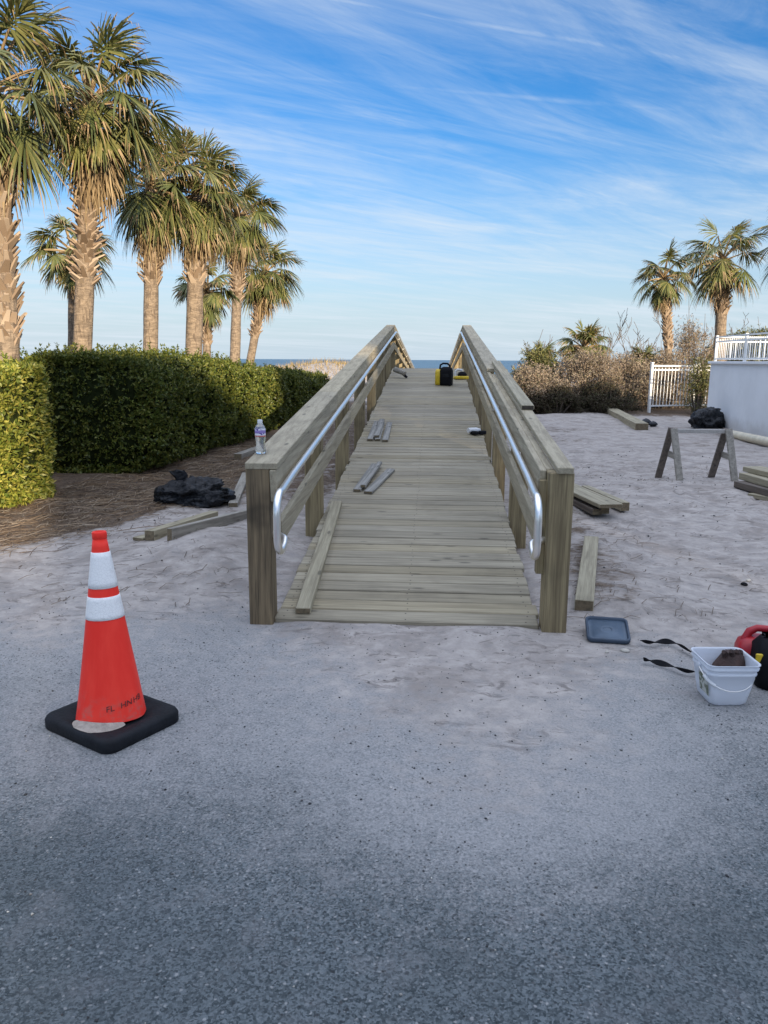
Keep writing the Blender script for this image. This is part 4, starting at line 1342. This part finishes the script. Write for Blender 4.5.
def palm(label, bpx, cpx, dist, tw, boots, Rpx, nf=34, seed=0, group='cabbage palms', skirt=10, el_lo=-34, base_z=None):
    random.seed(100 + seed)
    base = at_d(bpx[0], bpx[1], dist); crown = at_d(cpx[0], cpx[1], dist)
    # carry the trunk's lean down to the ground
    lean = (crown.x - base.x) / max(crown.z - base.z, .3), (crown.y - base.y) / max(crown.z - base.z, .3)
    gx, gy = base.x - lean[0] * base.z, base.y - lean[1] * base.z
    g0 = gz(gx, gy) if base_z is None else base_z
    mpp = dist / FPX
    rt = tw * mpp / 2 * 0.86
    Rm = Rpx * mpp
    o = empty('palm_tree', (gx, gy, g0), label, 'palm tree', group)
    org = Vector((gx, gy, g0))
    top = crown - org
    def axis(u):
        bend = math.sin(PI * u) * 0.05 * rt * 4
        return Vector((top.x * u + bend, top.y * u, top.z * u))
    mb = MB()
    rg = []
    n = 30
    for i in range(n + 1):
        u = i / n * 0.97
        c = axis(u)
        r_ = rt * (1.12 - 0.2 * u) * (1 + 0.35 * math.exp(-u * 14)) * (1 + 0.05 * mnoise.noise((seed, u * 9, 0)))
        rg.append([c + Vector((r_ * math.cos(a) * (1 + .06 * mnoise.noise((math.cos(a) * 2, math.sin(a) * 2, u * 12 + seed))), r_ * math.sin(a), -0.1 if i == 0 else 0)) for a in [2 * PI * k / 18 for k in range(18)]])
    mb.loft(rg, close_last=True)
    mb.build('trunk', M['trunk'], o)
    # old leaf bases
    def u_at(py):
        z = at_d(cpx[0], py, dist).z - g0
        return max(0.02, min(1.0, z / top.z))
    u0, u1 = u_at(boots[1]), u_at(boots[0])
    mb = MB()
    span = (u1 - u0) * top.z
    nb = max(14, int(span / (0.30 * 2 * rt) * 8))
    for k in range(nb):
        f = k / max(nb - 1, 1)
        u = u0 + (u1 - u0) * f
        a = k * 2.399 + random.uniform(-.15, .15)
        c = axis(u)
        er = Vector((math.cos(a), math.sin(a), 0)); tg = Vector((-math.sin(a), math.cos(a), 0))
        swell = boots[2] * (0.65 + 0.5 * math.sin(PI * min(1, 0.15 + f * 0.85)))
        L = rt * 1.35 * random.uniform(.5, 1.25)
        w = rt * random.uniform(.26, .46)
        if random.random() < .08: continue
        st = c + er * rt * 0.85
        dirv = (er * swell * random.uniform(.45, .95) + Vector((0, 0, 1)) + tg * random.choice((-1, 1)) * random.uniform(.1, .6)).normalized()
        nn = dirv.cross(tg).normalized()
        th = rt * 0.12
        e1 = st + dirv * L
        vs = [st - tg * w - nn * th, st + tg * w - nn * th, st + tg * w + nn * th, st - tg * w + nn * th,
              e1 - tg * w * .45 - nn * th * .6, e1 + tg * w * .45 - nn * th * .6, e1 + tg * w * .45 + nn * th * .6, e1 - tg * w * .45 + nn * th * .6]
        mb.add(vs, [(0, 1, 5, 4), (1, 2, 6, 5), (2, 3, 7, 6), (3, 0, 4, 7), (4, 5, 6, 7), (3, 2, 1, 0)])
    mb.build('leaf_bases', M['boot'], o)
    # crown
    V, F, MI = [], [], []
    heart = top
    for k in range(nf):
        f = (k + .5) / nf
        az = k * 2.399 + random.uniform(-.3, .3)
        el = R(82 - (82 - el_lo) * f ** 0.85 + random.uniform(-9, 9))
        pet = Rm * random.uniform(.34, .52) * (0.75 + .4 * math.sin(PI * min(1, f + .2)))
        bl = Rm * random.uniform(.40, .52)
        frond(V, F, MI, heart + Vector((0, 0, -Rm * 0.14 * f)), az, el, pet, bl, False, max(1.0, Rm / 1.2) if dist < 18 else 1.35)
    me = MB(); me.v = [tuple(v) for v in V]; me.f = F; me.m = [min(x, 1) for x in MI]; me.s = [False] * len(F)
    me.build('fronds', [M['palm_green'], M['palm_tan']], o)
    V, F, MI = [], [], []
    for k in range(skirt):
        az = k * 2.399 + 1.1
        el = R(random.uniform(-72, -12))
        frond(V, F, MI, heart + Vector((0, 0, -Rm * 0.18)), az, el, Rm * random.uniform(.26, .42), Rm * random.uniform(.3, .42), True, 1.3, 28)
    if F:
        me = MB(); me.v = [tuple(v) for v in V]; me.f = F; me.m = [0] * len(F); me.s = [False] * len(F)
        me.build('dead_fronds', [M['palm_tan']], o)
    return o

palm('palm at the left edge with leaf bases all down its trunk', (6, 352), (-10, 86), 10.2, 24, (165, 345, 1.0), 100, 27, 1, skirt=8)
palm('tallest palm with a fat bulb of leaf bases above its bare trunk', (81, 352), (90, 100), 11.8, 20, (185, 285, 1.9), 86, 38, 2, skirt=20)
palm('thin small palm half hidden behind the bulb-necked palm', (71, 352), (72, 250), 21, 9, (268, 290, 1.0), 46, 24, 3, skirt=4)
palm('palm with a ragged flaring neck, right of the bulb-necked palm', (149, 354), (151, 182), 15.0, 16, (228, 285, 1.4), 64, 34, 4, skirt=26)
palm('stout bare-trunked palm in the middle of the left row', (192, 358), (196, 188), 15.8, 18, (255, 285, 0.8), 62, 34, 5, skirt=26)
palm('short slender palm growing against the stout bare trunk', (206, 360), (207, 290), 20, 9, (300, 345, 1.0), 34, 20, 6, skirt=8)
palm('slim palm with a dense round crown and shaggy tan skirt', (234, 364), (238, 216), 23, 11, (256, 300, 1.4), 46, 40, 7, skirt=24)
palm('short palm leaning right at the seaward end of the row', (249, 366), (265, 272), 27, 9, (306, 338, 1.3), 42, 32, 8, skirt=8)
palm('slim palm with a sparse tan-tinged crown behind the white gate', (669, 395), (664, 276), 27.5, 8, (290, 350, 0.8), 34, 22, 9, skirt=8)
palm('palm with a full dark crown behind the white terrace railing', (717, 372), (723, 258), 28.5, 12, (282, 315, 1.1), 46, 28, 10, skirt=6)
palm('palm mostly beyond the right edge, only frond tips showing', (815, 372), (812, 240), 27, 14, (270, 300, 1.1), 56, 30, 11, skirt=4)

# ------------------------------------------------------------------ dune scrub
def scrub(label, px, py, dist, wpx, hpx, mat_, seed, nclump=70, per=60, leaf=(0.065, 0.022), twigs=60, group='dune scrub', cat='shrub', name='shrub'):
    random.seed(seed); r_ = np.random.default_rng(seed)
    b = at_d(px, py, dist)
    mpp = dist / FPX
    w, h = wpx * mpp / 2, hpx * mpp
    g0 = gz(b.x, b.y)
    top = at_d(px, py - hpx, dist).z
    h = max(0.5, top - g0)
    o = empty(name, (b.x, b.y, g0), label, cat, group)
    cs, ns = [], []
    V, F = MB(), None
    stems = MB()
    for k in range(nclump):
        a = r_.uniform(0, 2 * PI); rad = math.sqrt(r_.uniform(0, 1))
        zz = r_.uniform(0.06, 1.0) ** 0.8
        env = math.sqrt(max(0.02, 1 - (max(0, zz - 0.45) / 0.6) ** 2))
        c = np.array([w * rad * env * math.cos(a), w * 0.8 * rad * env * math.sin(a), h * zz * (0.85 + 0.3 * r_.random())])
        cs.append(c)
        if k < twigs:
            p0 = Vector((c[0] * .3, c[1] * .3, -0.05)); p1 = Vector((c[0] * .7, c[1] * .7, c[2] * .5)); p2 = Vector(c) * 1.0; p3 = Vector(c) + Vector((r_.normal() * .15, r_.normal() * .15, 0.5 * r_.random() ** 2 * h))
            stems.tube([p0, p1, p2, p3], [0.02, 0.014, 0.010, 0.006], 5, cap=False)
    cs = np.array(cs)
    sz = 0.075 * h + 0.075
    pts = np.repeat(cs, per, 0) + r_.normal(size=(nclump * per, 3)) * sz * np.array([1, 1, 0.75]) * 0.8
    pts[:, 2] = np.maximum(pts[:, 2], 0.03)
    nn = r_.normal(size=pts.shape) + np.array([0, -0.15, 0.6]); nn /= np.linalg.norm(nn, axis=1, keepdims=True)
    v, f = leaves(pts, nn, 3, leaf[0], leaf[1])
    np_mesh('leaves', v, f, mat_, parent=o)
    stems.build('stems', M['twig'], o)
    return o

def spiky(label, px, py, dist, Rpx, hpx, seed, nf=26, group='saw palmettos in the dune scrub', trunk=0.0):
    random.seed(seed)
    b = at_d(px, py, dist); mpp = dist / FPX
    g0 = gz(b.x, b.y); Rm = Rpx * mpp
    o = empty('palmetto', (b.x, b.y, g0), label, 'palmetto', group)
    hz = at_d(px, py - hpx, dist).z - g0
    V, F, MI = [], [], []
    for k in range(nf):
        az = k * 2.399; el = R(random.uniform(-25, 85))
        frond(V, F, MI, (0, 0, hz - Rm * .5), az, el, Rm * random.uniform(.4, .6), Rm * random.uniform(.45, .6), random.random() < .15, 1.3, 24)
    me = MB(); me.v = [tuple(v) for v in V]; me.f = F; me.m = [min(x, 1) for x in MI]; me.s = [False] * len(F)
    me.build('fronds', [M['palm_green'], M['palm_tan']], o)
    mb = MB(); mb.tube([(0, 0, -0.1), (0.05, 0, hz * .4), (0, 0, hz - Rm * .45)], [0.14, 0.12, 0.10], 10)
    mb.build('trunk', M['trunk'], o)
    return o

M['scrub_dark'] = leafmat('scrub_dark_leaf', [(0.04, 0.03, 0.02), (0.09, 0.065, 0.04), (0.07, 0.075, 0.03)], 0.8, 0.1)
SB, SG, SD = M['scrub_brown'], M['scrub_green'], M['scrub_dark']
scrub('low brown shrub right beside the railing, nearest the sea', 532, 412, 23.5, 62, 40, SB, 201, 80, 62)
scrub('yellow-green shrub with upright leaves above the brown scrub', 538, 405, 26, 40, 47, SG, 202, 60, 60, (0.16, 0.03))
scrub('broad reddish-brown shrub below the round palmetto', 585, 410, 24.5, 80, 51, SB, 203, 130, 62)
scrub('brown shrub between the reddish one and the gate', 626, 408, 25, 60, 46, SB, 204, 100, 62)
scrub('dark low shrub at the foot of the brown scrub', 600, 413, 23.2, 70, 24, SD, 205, 70, 90, (0.06, 0.024))
scrub('small dark shrub left of the thick timber', 556, 414, 22.8, 46, 22, SD, 206, 50, 90, (0.06, 0.024))
scrub('tall straw-coloured shrub behind the gate and white wall', 690, 395, 28, 50, 62, SB, 207, 60, 50, (0.12, 0.02))
scrub('brown shrub behind the white picket gate', 664, 405, 26.2, 52, 44, SB, 208, 80, 90)
scrub('dark twiggy shrub between the picket gate and the white wall', 697, 408, 23.5, 16, 44, SG, 209, 40, 50, (0.06, 0.025))
scrub('low pale brown shrub in front of the gate palm', 640, 402, 27.5, 40, 46, SB, 210, 50, 50, (0.10, 0.02))
scrub('scrub showing through the terrace railing', 742, 392, 31, 70, 56, SG, 211, 80, 50, (0.12, 0.03))
palm('round-headed low palmetto rising above the brown scrub', (584, 392), (584, 348), 27.5, 9, (358, 385, 0.8), 29, 40, 21, group='saw palmettos in the dune scrub', skirt=12)
spiky('pale fan-leaved palmetto left of the picket gate', 642, 398, 26.8, 20, 44, 222, 22)
spiky('upright palmetto at the seaward end of the scrub', 540, 400, 27.5, 18, 50, 223, 22)

def bare_tree(label, px, py, dist, hpx, seed, spread=0.55):
    random.seed(seed)
    b = at_d(px, py, dist); g0 = gz(b.x, b.y)
    top = at_d(px, py - hpx, dist).z - g0
    mb = MB()
    def grow(p, d, L, r, depth):
        pts, rads = [p], [r]
        q = p; dd = d
        for i in range(4):
            dd = (dd + Vector((random.uniform(-.18, .18), random.uniform(-.18, .18), .05))).normalized()
            q = q + dd * L / 4
            pts.append(q); rads.append(max(.007, r * (1 - .16 * (i + 1))))
        mb.tube(pts, rads, 5, cap=False)
        if depth:
            for k in range(4 if depth > 1 else 3):
                i = random.randint(1, 4)
                az = random.uniform(0, 2 * PI)
                nd = (dd + Vector((math.cos(az), math.sin(az), .1)) * spread * 1.5).normalized()
                grow(pts[i], nd, L * random.uniform(.4, .6), max(.008, rads[i] * .6), depth - 1)
    grow(Vector((0, 0, -.05)), Vector((random.uniform(-.15, .15), 0, 1)), top * 0.72, 0.042, 3)
    o = mb.build('bare_shrub', M['twig'], loc=(b.x, b.y, g0))
    return tag(o, label, 'bare shrub', 'leafless shrubs above the dune scrub')
bare_tree('leafless shrub with whorled twigs above the brown scrub', 621, 400, 27, 76, 301)
bare_tree('spindly leafless twig standing above the seaward palmetto', 533, 400, 28, 66, 302, .35)
bare_tree('thin bare shrub right of the round palmetto', 602, 400, 29, 84, 303, .4)
bare_tree('bare branches beside the gate palm', 650, 398, 29, 66, 304)
bare_tree('bare branches rising between the two right palms', 694, 398, 29, 76, 305)
bare_tree('bare branches left of the dark-crowned right palm', 704, 390, 30, 62, 306, .4)
for k, (px, lb) in enumerate(((728, 'bare branches just right of the dark-crowned palm trunk'), (744, 'bare branches above the middle of the terrace railing'), (760, 'bare branches at the right end of the terrace railing'))):
    bare_tree(lb, px, 388, 31, 60, 310 + k, .5)

# dune grass beyond the hedge
n = 5200
gx = rng.uniform(-9, -1.2, n); gy = rng.uniform(30, 45, n)
g_z = ground_z(gx, gy)
hh = rng.uniform(0.12, 0.34, n); az = rng.uniform(0, 2 * PI, n); w = 0.015
p0 = np.stack([gx - w * np.cos(az), gy - w * np.sin(az), g_z], 1); p1 = np.stack([gx + w * np.cos(az), gy + w * np.sin(az), g_z], 1)
tip = np.stack([gx + rng.normal(0, .08, n), gy + rng.normal(0, .08, n), g_z + hh], 1)
v = np.stack([p0, p1, tip], 1).reshape(-1, 3)
tag(np_mesh('dune_grass', v, np.arange(len(v)).reshape(-1, 3), M['dune_grass']), 'tan dune grass beyond the end of the hedge', 'grass', kind='stuff')

# ------------------------------------------------------------------ pine straw, twigs and crumbs on the ground
def sticks(name, n, xr, yr, dens, Lr, wd, mat_, label, cat):
    x = rng.uniform(*xr, n * 4); y = rng.uniform(*yr, n * 4)
    keep = rng.random(n * 4) < dens(x, y)
    x, y = x[keep][:n], y[keep][:n]
    k = len(x)
    a = rng.uniform(0, PI, k); L = rng.uniform(*Lr, k)
    c, s = np.cos(a), np.sin(a)
    V = []
    for e in (-1, 0, 1):
        bend = (1 - e * e) * rng.normal(0, .12, k) * L
        px, py = x + e * c * L / 2 - s * bend, y + e * s * L / 2 + c * bend
        z = ground_z(px, py) + wd * 0.7 + (rng.uniform(0, .018, k) if e else rng.uniform(0.004, .03, k))
        for q in (-1, 1):
            V.append(np.stack([px - q * s * wd, py + q * c * wd, z + (wd if q > 0 else 0)], 1))
    V = np.stack(V, 1)
    f0 = np.arange(k)[:, None] * 6
    F = np.concatenate([f0 + np.array([[0, 1, 3, 2]]), f0 + np.array([[2, 3, 5, 4]])])
    return tag(np_mesh(name, V.reshape(-1, 3), F, mat_), label, cat, kind='stuff')
def dens_mulch(x, y):
    h = hedge_line(y)
    return sstep(h + 1.6 - x + 0.9 * vnoise(x, y, 0.9, 51), 0.0, 0.9) * (x > h - 0.6)
sticks('pine_straw', 5200, (-5.5, -1.0), (5.6, 15), dens_mulch, (0.06, 0.30), 0.0022, M['straw'], 'brown pine straw scattered over the dirt below the hedge', 'pine straw')
def dens_twig(x, y):
    near = np.exp(-((x - 1.4) / 0.45) ** 2) * (y < 8.5) + 0.8 * np.exp(-((x + 2.6) / 0.7) ** 2) * (y > 6)
    return np.clip(0.05 + 0.5 * np.clip(vnoise(x, y, 0.8, 61) * 3, 0, 1) + near, 0, 1) * (np.abs(x) > 0.95)
sticks('twig_litter', 1700, (-4, 5), (4.5, 12), dens_twig, (0.03, 0.16), 0.0022, M['twig'], 'small twigs and roots scattered on the sand', 'twigs')
sticks('fallen_sticks', 150, (-5, -1.6), (5.8, 11), lambda x, y: 0.5 * dens_mulch(x, y) + 0.15 * (x < -1.9), (0.18, 0.6), 0.0042, M['straw'], 'longer pale sticks lying on the dirt below the hedge', 'sticks')
# crumbs of asphalt and shell
def crumbs(name, n, xr, yr, sr, mat_, label, dens=None):
    x = rng.uniform(*xr, n); y = rng.uniform(*yr, n)
    if dens is not None:
        kp = rng.random(n) < dens(x, y); x, y = x[kp], y[kp]; n = len(x)
    s = rng.uniform(*sr, n) * (rng.random(n) ** 1.5 + .4)
    c = np.stack([x, y, ground_z(x, y) + s * 0.35], 1)
    base = np.array([[1, 0, 0], [0, 1, 0], [-1, 0, 0], [0, -1, 0], [0, 0, .8], [0, 0, -.8]], float)
    jit = 1 + rng.uniform(-.35, .35, (n, 6, 1))
    a = rng.uniform(0, 2 * PI, n); ca, sa = np.cos(a), np.sin(a)
    B = base[None] * jit
    B = np.stack([B[..., 0] * ca[:, None] - B[..., 1] * sa[:, None], B[..., 0] * sa[:, None] + B[..., 1] * ca[:, None], B[..., 2]], -1)
    V = c[:, None, :] + B * s[:, None, None]
    tri = np.array([[0, 1, 4], [1, 2, 4], [2, 3, 4], [3, 0, 4], [1, 0, 5], [2, 1, 5], [3, 2, 5], [0, 3, 5]])
    F = (np.arange(n)[:, None, None] * 6 + tri[None]).reshape(-1, 3)
    return tag(np_mesh(name, V.reshape(-1, 3), F, mat_), label, 'gravel', kind='stuff')
M['grit_dark'] = leafmat('dark_grit', [(0.03, 0.03, 0.032), (0.06, 0.06, 0.062), (0.12, 0.115, 0.11)], 0.8, 0)
M['grit_pale'] = leafmat('pale_grit', [(0.2, 0.19, 0.18), (0.4, 0.38, 0.34), (0.6, 0.57, 0.52)], 0.8, 0)
crumbs('dark_gravel', 3800, (-3.2, 3.2), (0.8, 4.6), (0.0018, 0.0048), M['grit_dark'], 'dark asphalt crumbs scattered over the tarmac')
crumbs('pale_gravel', 1700, (-3.2, 3.6), (0.8, 8.0), (0.0018, 0.0042), M['grit_pale'], 'pale shell grit scattered over tarmac and sand')
crumbs('ground_litter', 1500, (-4.2, 6), (4.8, 14), (0.004, 0.012), M['grit_dark'], 'dark crumbs and clods scattered on the sand', lambda x, y: (np.abs(x) > 0.95) * (0.25 + np.clip(vnoise(x, y, 1.1, 71) * 2.5, 0, .75)))

# ------------------------------------------------------------------ unseen building behind the viewer, its blocks added and sized to shape the shade
SUN_EL, LX = R(13.5), -0.50
YB = -40.0
bl = empty('shade_building', (40, YB, 0), 'unseen pale building behind the viewer, shaped to shade the ramp', 'building')
def bpart(mb, name, m_):
    o = mb.build(name, m_)
    o.parent = bl; o.matrix_parent_inverse = Matrix.Translation((-40, -YB, 0))
    return o
def block(x0, x1, y0, dep, h):   # side walls run with the light, so the shade's edge is the front corner's
    sh = -LX * dep
    a = [Vector((x0, y0, -1)), Vector((x0 + sh, y0 - dep, -1)), Vector((x1 + sh, y0 - dep, -1)), Vector((x1, y0, -1))]
    b = [v + Vector((0, 0, h + 1)) for v in a]
    m_ = MB(); m_.add(a + b, [(0, 3, 2, 1), (4, 5, 6, 7)] + [(k, (k + 1) % 4, (k + 1) % 4 + 4, k + 4) for k in range(4)])
    return m_
bpart(block(25.2, 75, YB, 14, 17.7), 'shade_tower', M['building'])
bpart(block(8.0, 19.94, YB - 0.2, 10, 12.3), 'low_shade_block', M['building'])  # block added to keep the left foreground in shade
bpart(block(19.95, 25.19, YB - 0.1, 10, 15.25), 'shade_wing', M['building'])
for fl in range(5):
    for c in range(8):
        w_ = MB()
        w_.box((2.2, 0.08, 1.5), Matrix.Translation((28.5 + c * 5.5, YB + 0.0, 2.0 + fl * 3.1)), 0.01)
        bpart(w_, 'window', M['glass'])

# ------------------------------------------------------------------ sun and sky
sl = bpy.data.lights.new('sun', 'SUN')
sl.energy = 5.0
sl.angle = R(0.5)
sl.color = (1.0, 0.84, 0.62)
so = bpy.data.objects.new('sun', sl)
COL.objects.link(so)
ld_ = Vector((LX, 1.0, -math.tan(SUN_EL) * math.hypot(LX, 1.0)))
so.rotation_euler = ld_.to_track_quat('-Z', 'Y').to_euler()
so.location = (10, -30, 30)

w = bpy.data.worlds.new('World')
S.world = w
w.use_nodes = True
t = NT(w.node_tree)
sky = t.n('ShaderNodeTexSky', sky_type='NISHITA', sun_disc=False, sun_elevation=SUN_EL, sun_rotation=math.atan2(-LX, -1.0),
          altitude=0.0, air_density=1.0, dust_density=0.6, ozone_density=2.2)
gen = t.n('ShaderNodeTexCoord').outputs['Generated']
sep = t.n('ShaderNodeSeparateXYZ', {0: gen})
zc = t.math('ADD', t.math('MAXIMUM', sep.outputs[2], 0.0), 0.07)
u = t.math('DIVIDE', sep.outputs[0], zc)
v = t.math('DIVIDE', sep.outputs[1], zc)
uv = t.n('ShaderNodeCombineXYZ', {0: u, 1: v, 2: 0.0}).outputs[0]
n1 = t.noise(t.scaled(t.scaled(uv, (1, 1, 1), (0, 0, R(-26))), (0.40, 1.5, 1)), 1.0, 8, 0.62, 0.9)
n2 = t.noise(t.scaled(t.scaled(uv, (1, 1, 1), (0, 0, R(-40))), (0.8, 3.6, 1), (0, 0, 0), (3, 1, 0)), 1.0, 7, 0.68, 1.2)
n3 = t.noise(t.scaled(uv, (0.16, 0.35, 1), (0, 0, R(5)), (5, 7, 0)), 1.0, 4, 0.5)
cir = t.math('ADD', t.math('MULTIPLY', n1, 0.54), t.math('ADD', t.math('MULTIPLY', n2, 0.36), t.math('MULTIPLY', n3, 0.35)))
cl = t.ramp(cir, 0.50, 0.86)
hor = t.ramp(sep.outputs[2], 0.0, 0.20, 1.0, 0.0)          # haze towards the horizon
high = t.ramp(sep.outputs[2], 0.42, 0.75)                   # bright overhead veil, out of view, added to lift the shaded ground
cl = t.math('MULTIPLY', cl, t.ramp(sep.outputs[2], 0.20, 0.36, 0.85, 0.55))
# contrails
def contrail(a, b, width, amp, src):
    """great line through two sight directions"""
    da, db = ray(*a).normalized(), ray(*b).normalized()
    nv = da.cross(db).normalized()
    dt = t.n('ShaderNodeVectorMath', {0: gen, 1: tuple(nv)}, operation='DOT_PRODUCT').outputs['Value']
    dt = t.math('ADD', dt, t.math('MULTIPLY', t.math('SUBTRACT', n1, 0.5), 0.006))
    g_ = t.ramp(t.math('ABSOLUTE', dt), 0.0, width, amp, 0.0)
    return t.math('MAXIMUM', src, t.math('MULTIPLY', g_, t.ramp(n2, 0.3, 0.62, 0.15, 1.0)))
cl = contrail((300, -6), (740, 68), 0.006, 0.5, cl)
cl = contrail((160, 66), (420, 88), 0.0055, 0.32, cl)
cl = contrail((300, 272), (560, 300), 0.006, 0.3, cl)
base = t.n('ShaderNodeHueSaturation', {'Color': sky.outputs[0], 'Saturation': 1.4, 'Value': 1.0}).outputs[0]
base = t.mix(1.0, base, (0.86, 0.93, 1.14), 'MULTIPLY')
hz = t.ramp(sep.outputs[2], -0.02, 0.27, 1.0, 0.0)
base = t.mix(t.math('MULTIPLY', hz, 0.92), base, (3.7, 4.6, 5.5))
col = t.mix(cl, base, (4.9, 5.5, 6.1))
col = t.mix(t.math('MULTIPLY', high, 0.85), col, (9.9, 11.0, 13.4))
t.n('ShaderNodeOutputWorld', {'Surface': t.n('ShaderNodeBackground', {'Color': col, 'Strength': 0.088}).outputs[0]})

S.view_settings.view_transform = 'Standard'
S.view_settings.look = 'None'
S.view_settings.gamma = 1.0
S.view_settings.exposure = 0.8
S.cycles.max_bounces = 6
S.cycles.use_denoising = True
